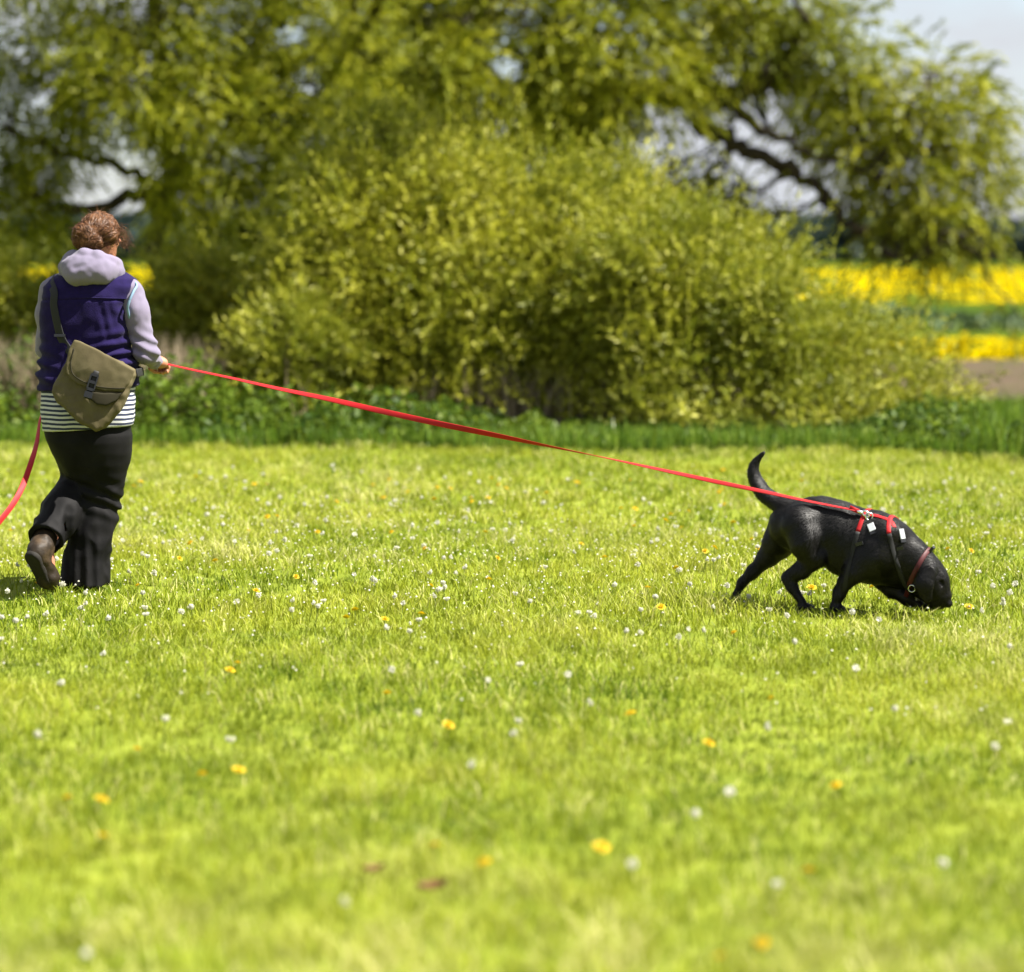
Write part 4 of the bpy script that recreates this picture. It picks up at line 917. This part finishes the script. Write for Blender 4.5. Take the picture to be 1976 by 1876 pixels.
rest = [hw + [-.05, .03, .01], PR + np.array([.16, .26, 1.0]), PR + np.array([.03, .30, .99]), PR + lhand + [.02, .02, .01], PR + lhand + [-.06, .0, -.03], PR + Pp(112, 985, .16), PR + Pp(98, 1022, .1), PR + Pp(90, 1078, -.02), PR + Pp(77, 1126, -.16),
        PR + Pp(56, 1185, -.30), PR + Pp(32, 1230, -.40), PR + Pp(0, 1272, -.5), PR + Pp(-50, 1335, -.6), PR + Pp(-105, 1410, -.68), PR + Pp(-170, 1480, -.72), PR + Pp(-260, 1486, -.75)]
tw2 = [260, 255, 250, 250, 255, 260, 235, 205, 180, 160, 148, 142, 140, 145, 170, 200]
pts = catmull(pw + rest, 8); ang = np.radians(catmull(np.array([[a, 0, 0] for a in tw + tw2], float), 8)[:, 0])
T = nrm(np.gradient(pts, axis=0)); A = nrm(np.cross(T, [0, 1., 0])); B = np.cross(A, T)      # B faces away from or towards the camera
nor = B * np.cos(ang)[:, None] + A * np.sin(ang)[:, None]
lead = empty('dog_lead', tuple(clip_end), label='long red webbing lead stretched from the walker to the dog harness', category='lead')
mb = MB(); mb.ribbon(pts - clip_end, nor, np.interp(np.arange(len(pts)), [0, 24, 60, 130, len(pts)], [.015, .020, .025, .023, .026]), .003); obj('webbing', mb.build('webbing', M['red']), lead)
mb = MB(); d_ = nrm(eye - clip_end); mb.box(eye - clip_end + d_ * .012, [np.cross(d_, [0, 1., 0]), d_, [0, 1., 0]], (.009, .02, .006)); obj('stitched_end', mb.build('stitched_end', M['red']), lead)
mb = MB(); a0 = eye - clip_end; mb.tube([a0 * 1.0, a0 * .8, a0 * .62, a0 * .45], [.006, .0085, .0075, .006], 8); mb.tube(catmull([a0 * .5, a0 * .35 + [0, 0, .012], a0 * .05 + [0, 0, .012], a0 * -.12, a0 * .1 + [0, 0, -.008], a0 * .35 + [0, 0, -.006], a0 * .5], 5), .0045, 6)
obj('snap_hook', mb.build('snap_hook', M['steel']), lead)
a_ = np.linspace(0, 2 * math.pi, 17); mb = MB(); mb.tube(np.stack([.015 * np.cos(a_) + .004, 0 * a_ - .004, .015 * np.sin(a_) - .002], 1), .0032, 6, False); obj('ring', mb.build('ring', M['steel']), lead)

# ------------------------------------------------------------------ dandelions
M['clock'] = leafy('dandelion_fluff', [(0, (.52, .51, .42)), (1, (.74, .73, .65))], .8, .5)
M['petal'] = leafy('dandelion_petal', [(0, (.52, .35, .002)), (1, (.62, .46, .004))], .6, .25)
M['stem'] = plain('dandelion_stem', (.12, .16, .03), .6, .3)
def clock_mesh(seed, tall):
    r = np.random.default_rng(seed); V, Fc, mi, var = [], [], [], []
    R = r.uniform(.009, .0125); c = np.array([r.normal() * .008, r.normal() * .008, tall]); n = 64; miss = nrm(r.normal(size=3)); full = r.random() < .6
    for i in range(n):
        z = 1 - 2 * (i + .5) / n; a = i * 2.39996; u = np.array([math.cos(a) * math.sqrt(1 - z * z), math.sin(a) * math.sqrt(1 - z * z), z])
        if not full and u @ miss > .35: continue
        t1 = nrm(np.cross(u, r.normal(size=3))); t2 = np.cross(u, t1); rr = R * r.uniform(.7, 1.15); q = len(V); s = .0028
        V += [c + u * .002, c + u * rr + t1 * s, c + u * rr * 1.08 + t2 * s, c + u * rr - t1 * s, c + u * rr * .96 - t2 * s]
        Fc += [(q, q + 1, q + 3), (q + 1, q + 2, q + 3), (q + 1, q + 3, q + 4)]; mi += [0] * 3; var += [r.random()] * 3
    q = len(V); st = .0016
    for zz, ctr in ((-.01, np.zeros(3)), (tall, c * [1, 1, 0])):
        for a in (0, 2.1, 4.2): V.append(np.array([math.cos(a) * st, math.sin(a) * st, zz]) + ctr)
    for j in range(3):
        k = (j + 1) % 3; Fc += [(q + j, q + k, q + 3 + k), (q + j, q + 3 + k, q + 3 + j)]; mi += [1, 1]; var += [0, 0]
    return np_mesh('dandelion_clock', V, Fc, False, var, 'FACE', (M['clock'], M['stem']), mi)
def flower_mesh(seed, tall):
    r = np.random.default_rng(seed); V, Fc, mi, var = [], [], [], []
    tilt = np.array([r.normal() * .25, -.25 + r.normal() * .25, 1.0]); tilt = nrm(tilt); x = nrm(np.cross(tilt, [0, 1, .1])); y = np.cross(tilt, x); c = np.array([0, 0, tall])
    for ring, (n, rad, lift) in enumerate(((15, .019, .003), (12, .013, .008), (8, .007, .011))):
        for i in range(n):
            a = i * 2 * math.pi / n + ring * .3 + r.normal() * .06; d = x * math.cos(a) + y * math.sin(a); s = -x * math.sin(a) + y * math.cos(a); q = len(V); rr = rad * r.uniform(.85, 1.1); wv = rad * .24
            V += [c + tilt * .002, c + d * rr * .75 + s * wv + tilt * lift, c + d * rr + tilt * lift * .9, c + d * rr * .75 - s * wv + tilt * lift]; Fc += [(q, q + 1, q + 2), (q, q + 2, q + 3)]; mi += [0, 0]; var += [r.random()] * 2
    q = len(V); st = .0018
    for zz in (-.01, tall): 
        for a in (0, 2.1, 4.2): V.append(np.array([math.cos(a) * st, math.sin(a) * st, zz]))
    for j in range(3):
        k = (j + 1) % 3; Fc += [(q + j, q + k, q + 3 + k), (q + j, q + 3 + k, q + 3 + j)]; mi += [1, 1]; var += [0, 0]
    return np_mesh('dandelion_flower', V, Fc, False, var, 'FACE', (M['petal'], M['stem']), mi)
CM = [clock_mesh(100 + i, h) for i, h in enumerate((.06, .07, .08, .09, .055))]
FM = [flower_mesh(200 + i, h) for i, h in enumerate((.05, .06, .07, .065))]
rd = np.random.default_rng(77)
def plant(name, meshes, px, py, label, cat, group, sc=1.0):
    g = ground_at(px, py, .065); o = obj(name, meshes[rd.integers(len(meshes))], label=label, category=cat, group=group)
    o.location = (g[0], g[1], float(bumps(np.array(g[0]), np.array(g[1])))); o.rotation_euler = (0, 0, rd.uniform(0, 6.28)); s = sc * rd.uniform(.85, 1.15); o.scale = (s, s, rd.uniform(.9, 1.1))
    return o
GY, GW = 'yellow dandelions in the meadow', 'dandelion seed heads in the meadow'
for px, py, lb in ((130, 1530, 'largest yellow dandelion at the far left of the foreground'), (195, 1549, 'yellow dandelion just right of the largest one at the left foreground'),
        (197, 1609, 'yellow dandelion lowest of the three at the left foreground'), (840, 1625, 'yellow dandelion in the middle of the blurred foreground'),
        (1160, 1643, 'lone yellow dandelion in the foreground right of the middle'), (935, 1668, 'dull yellow dandelion low in the middle foreground'),
        (1560, 1683, 'yellow dandelion in the right foreground below the dog'), (1470, 1815, 'upper of two yellow dandelions near the bottom right'),
        (1390, 1836, 'lower of two yellow dandelions near the bottom right'), (1613, 1502, 'yellow dandelion in the grass well below the dog'),
        (1217, 1379, 'yellow dandelion alone in the middle of the meadow'), (865, 1403, 'yellow dandelion in the meadow left of the middle'),
        (390, 1490, 'orange yellow dandelion below the walker, left one of a pair'), (460, 1476, 'orange yellow dandelion below the walker, right one of a pair'),
        (1566, 1131, 'yellow dandelion under the belly of the dog'), (1870, 1168, 'yellow dandelion just in front of the dog nose')):
    plant('dandelion_flower', FM, px, py, lb, 'dandelion', GY, 1.15)
for px, py, lb in ((905, 1476, 'white seed head in the middle foreground, left of the centre'), (1215, 1673, 'pale seed head low in the foreground right of the middle'),
        (1830, 1691, 'white seed head in the lower right foreground'), (1405, 1524, 'small white seed head in the right half of the foreground'),
        (450, 1421, 'white seed head in the grass below and right of the walker'), (1350, 1601, 'white seed head in the blurred foreground above a yellow flower'),
        (1495, 1706, 'white seed head low in the foreground beside a yellow dandelion'), (118, 1316, 'blurred white seed head at the left below the walker'),
        (685, 1757, 'blurred pale seed head near the bottom left of the middle'), (148, 1862, 'white seed head at the bottom left edge'),
        (1335, 1221, 'large white seed head in the grass left of and below the dog'), (1650, 1282, 'white seed head in the grass below the dog'),
        (1740, 1012, 'white seed head behind the back of the dog')):
    plant('dandelion_clock', CM, px, py, lb, 'seed head', GW, 1.05)
bands = [  # y range, x range, number of white, number of yellow, shared wording
    (900, 985, 'in the far meadow near the bushes', 84, 34),
    (985, 1190, 'in the meadow level with the walker and dog', 174, 50),
    (1200, 1460, 'in the meadow below the walker and dog', 26, 8)]
def zone(px): return ('at the left', 'left of the middle', 'right of the middle', 'at the right')[min(3, max(0, int(px / 494)))]
for y0, y1, wd, nw, ny in bands:
    for i in range(nw):
        px = rd.uniform(-30, 2006); plant('dandelion_clock', CM, px, y0 + (y1 - y0) * rd.random() ** (1.0 if y0 < 1150 else 1.5), 'white seed head ' + wd + ', ' + zone(px), 'seed head', GW)
    for i in range(ny):
        px = rd.uniform(-30, 2006); plant('dandelion_flower', FM, px, y0 + (y1 - y0) * rd.random(), 'small yellow dandelion ' + wd + ', ' + zone(px), 'dandelion', GY, .9)
# the many smaller daisies and heads beyond counting
n = 3600; X = rd.uniform(-4.6, 4.6, n); Y = rd.normal(11.6, 1.7, n).clip(7.5, 17.6); keep = np.abs(X) < Y * .213 + .8; X, Y = X[keep], Y[keep]; n = len(X)
P = np.stack([X, Y, bumps(X, Y) + rd.uniform(.04, .066, n)], 1); s = rd.uniform(.003, .0065, n)[:, None]
V = np.stack([P + s * [1, 0, 0], P + s * [0, 1, 0], P + s * [-1, 0, 0], P + s * [0, -1, 0], P + s * [0, 0, 1], P - s * [0, 0, .6]], 1).reshape(-1, 3); i = np.arange(n)[:, None] * 6
Fc = np.concatenate([i + [0, 1, 4], i + [1, 2, 4], i + [2, 3, 4], i + [3, 0, 4], i + [1, 0, 5], i + [2, 1, 5], i + [3, 2, 5], i + [0, 3, 5]], 1).reshape(-1, 3)
obj('small_daisies', np_mesh('small_daisies', V, Fc, False, np.repeat(rd.random(n), 6), 'POINT', (M['clock'],)), kind='stuff', label='sprinkle of tiny white daisies through the grass', category='daisies')
# withered leaves
M['withered'] = plain('withered_leaf', (.075, .022, .012), .8, .3, vary=(60, (.12, .05, .02), .4, .6))
for px, py, lb, sc in ((835, 1716, 'reddish brown withered leaf low in the middle foreground', 1.0), (722, 1681, 'smaller brown withered leaf left of the reddish one in the foreground', .75)):
    g = ground_at(px, py, .05); V = []; Fc = []
    for i_, t_ in enumerate(np.linspace(-1, 1, 9)):
        wv = .019 * (1 - t_ * t_) + .0015
        for s_ in (-1, -.4, .4, 1): V.append((t_ * .038, s_ * wv, .012 * abs(s_) ** 1.5 + .010 * t_ * t_ + rd.normal() * .0015))
    for a_ in range(8):
        for b_ in range(3): q = a_ * 4 + b_; Fc.append((q, q + 1, q + 5, q + 4))
    o = obj('withered_leaf', np_mesh('withered_leaf', V, Fc, True, mats=(M['withered'],)), label=lb, category='leaf'); o.location = (g[0], g[1], .05); o.rotation_euler = (.15, -.1, .2); o.scale = (sc, sc, sc)
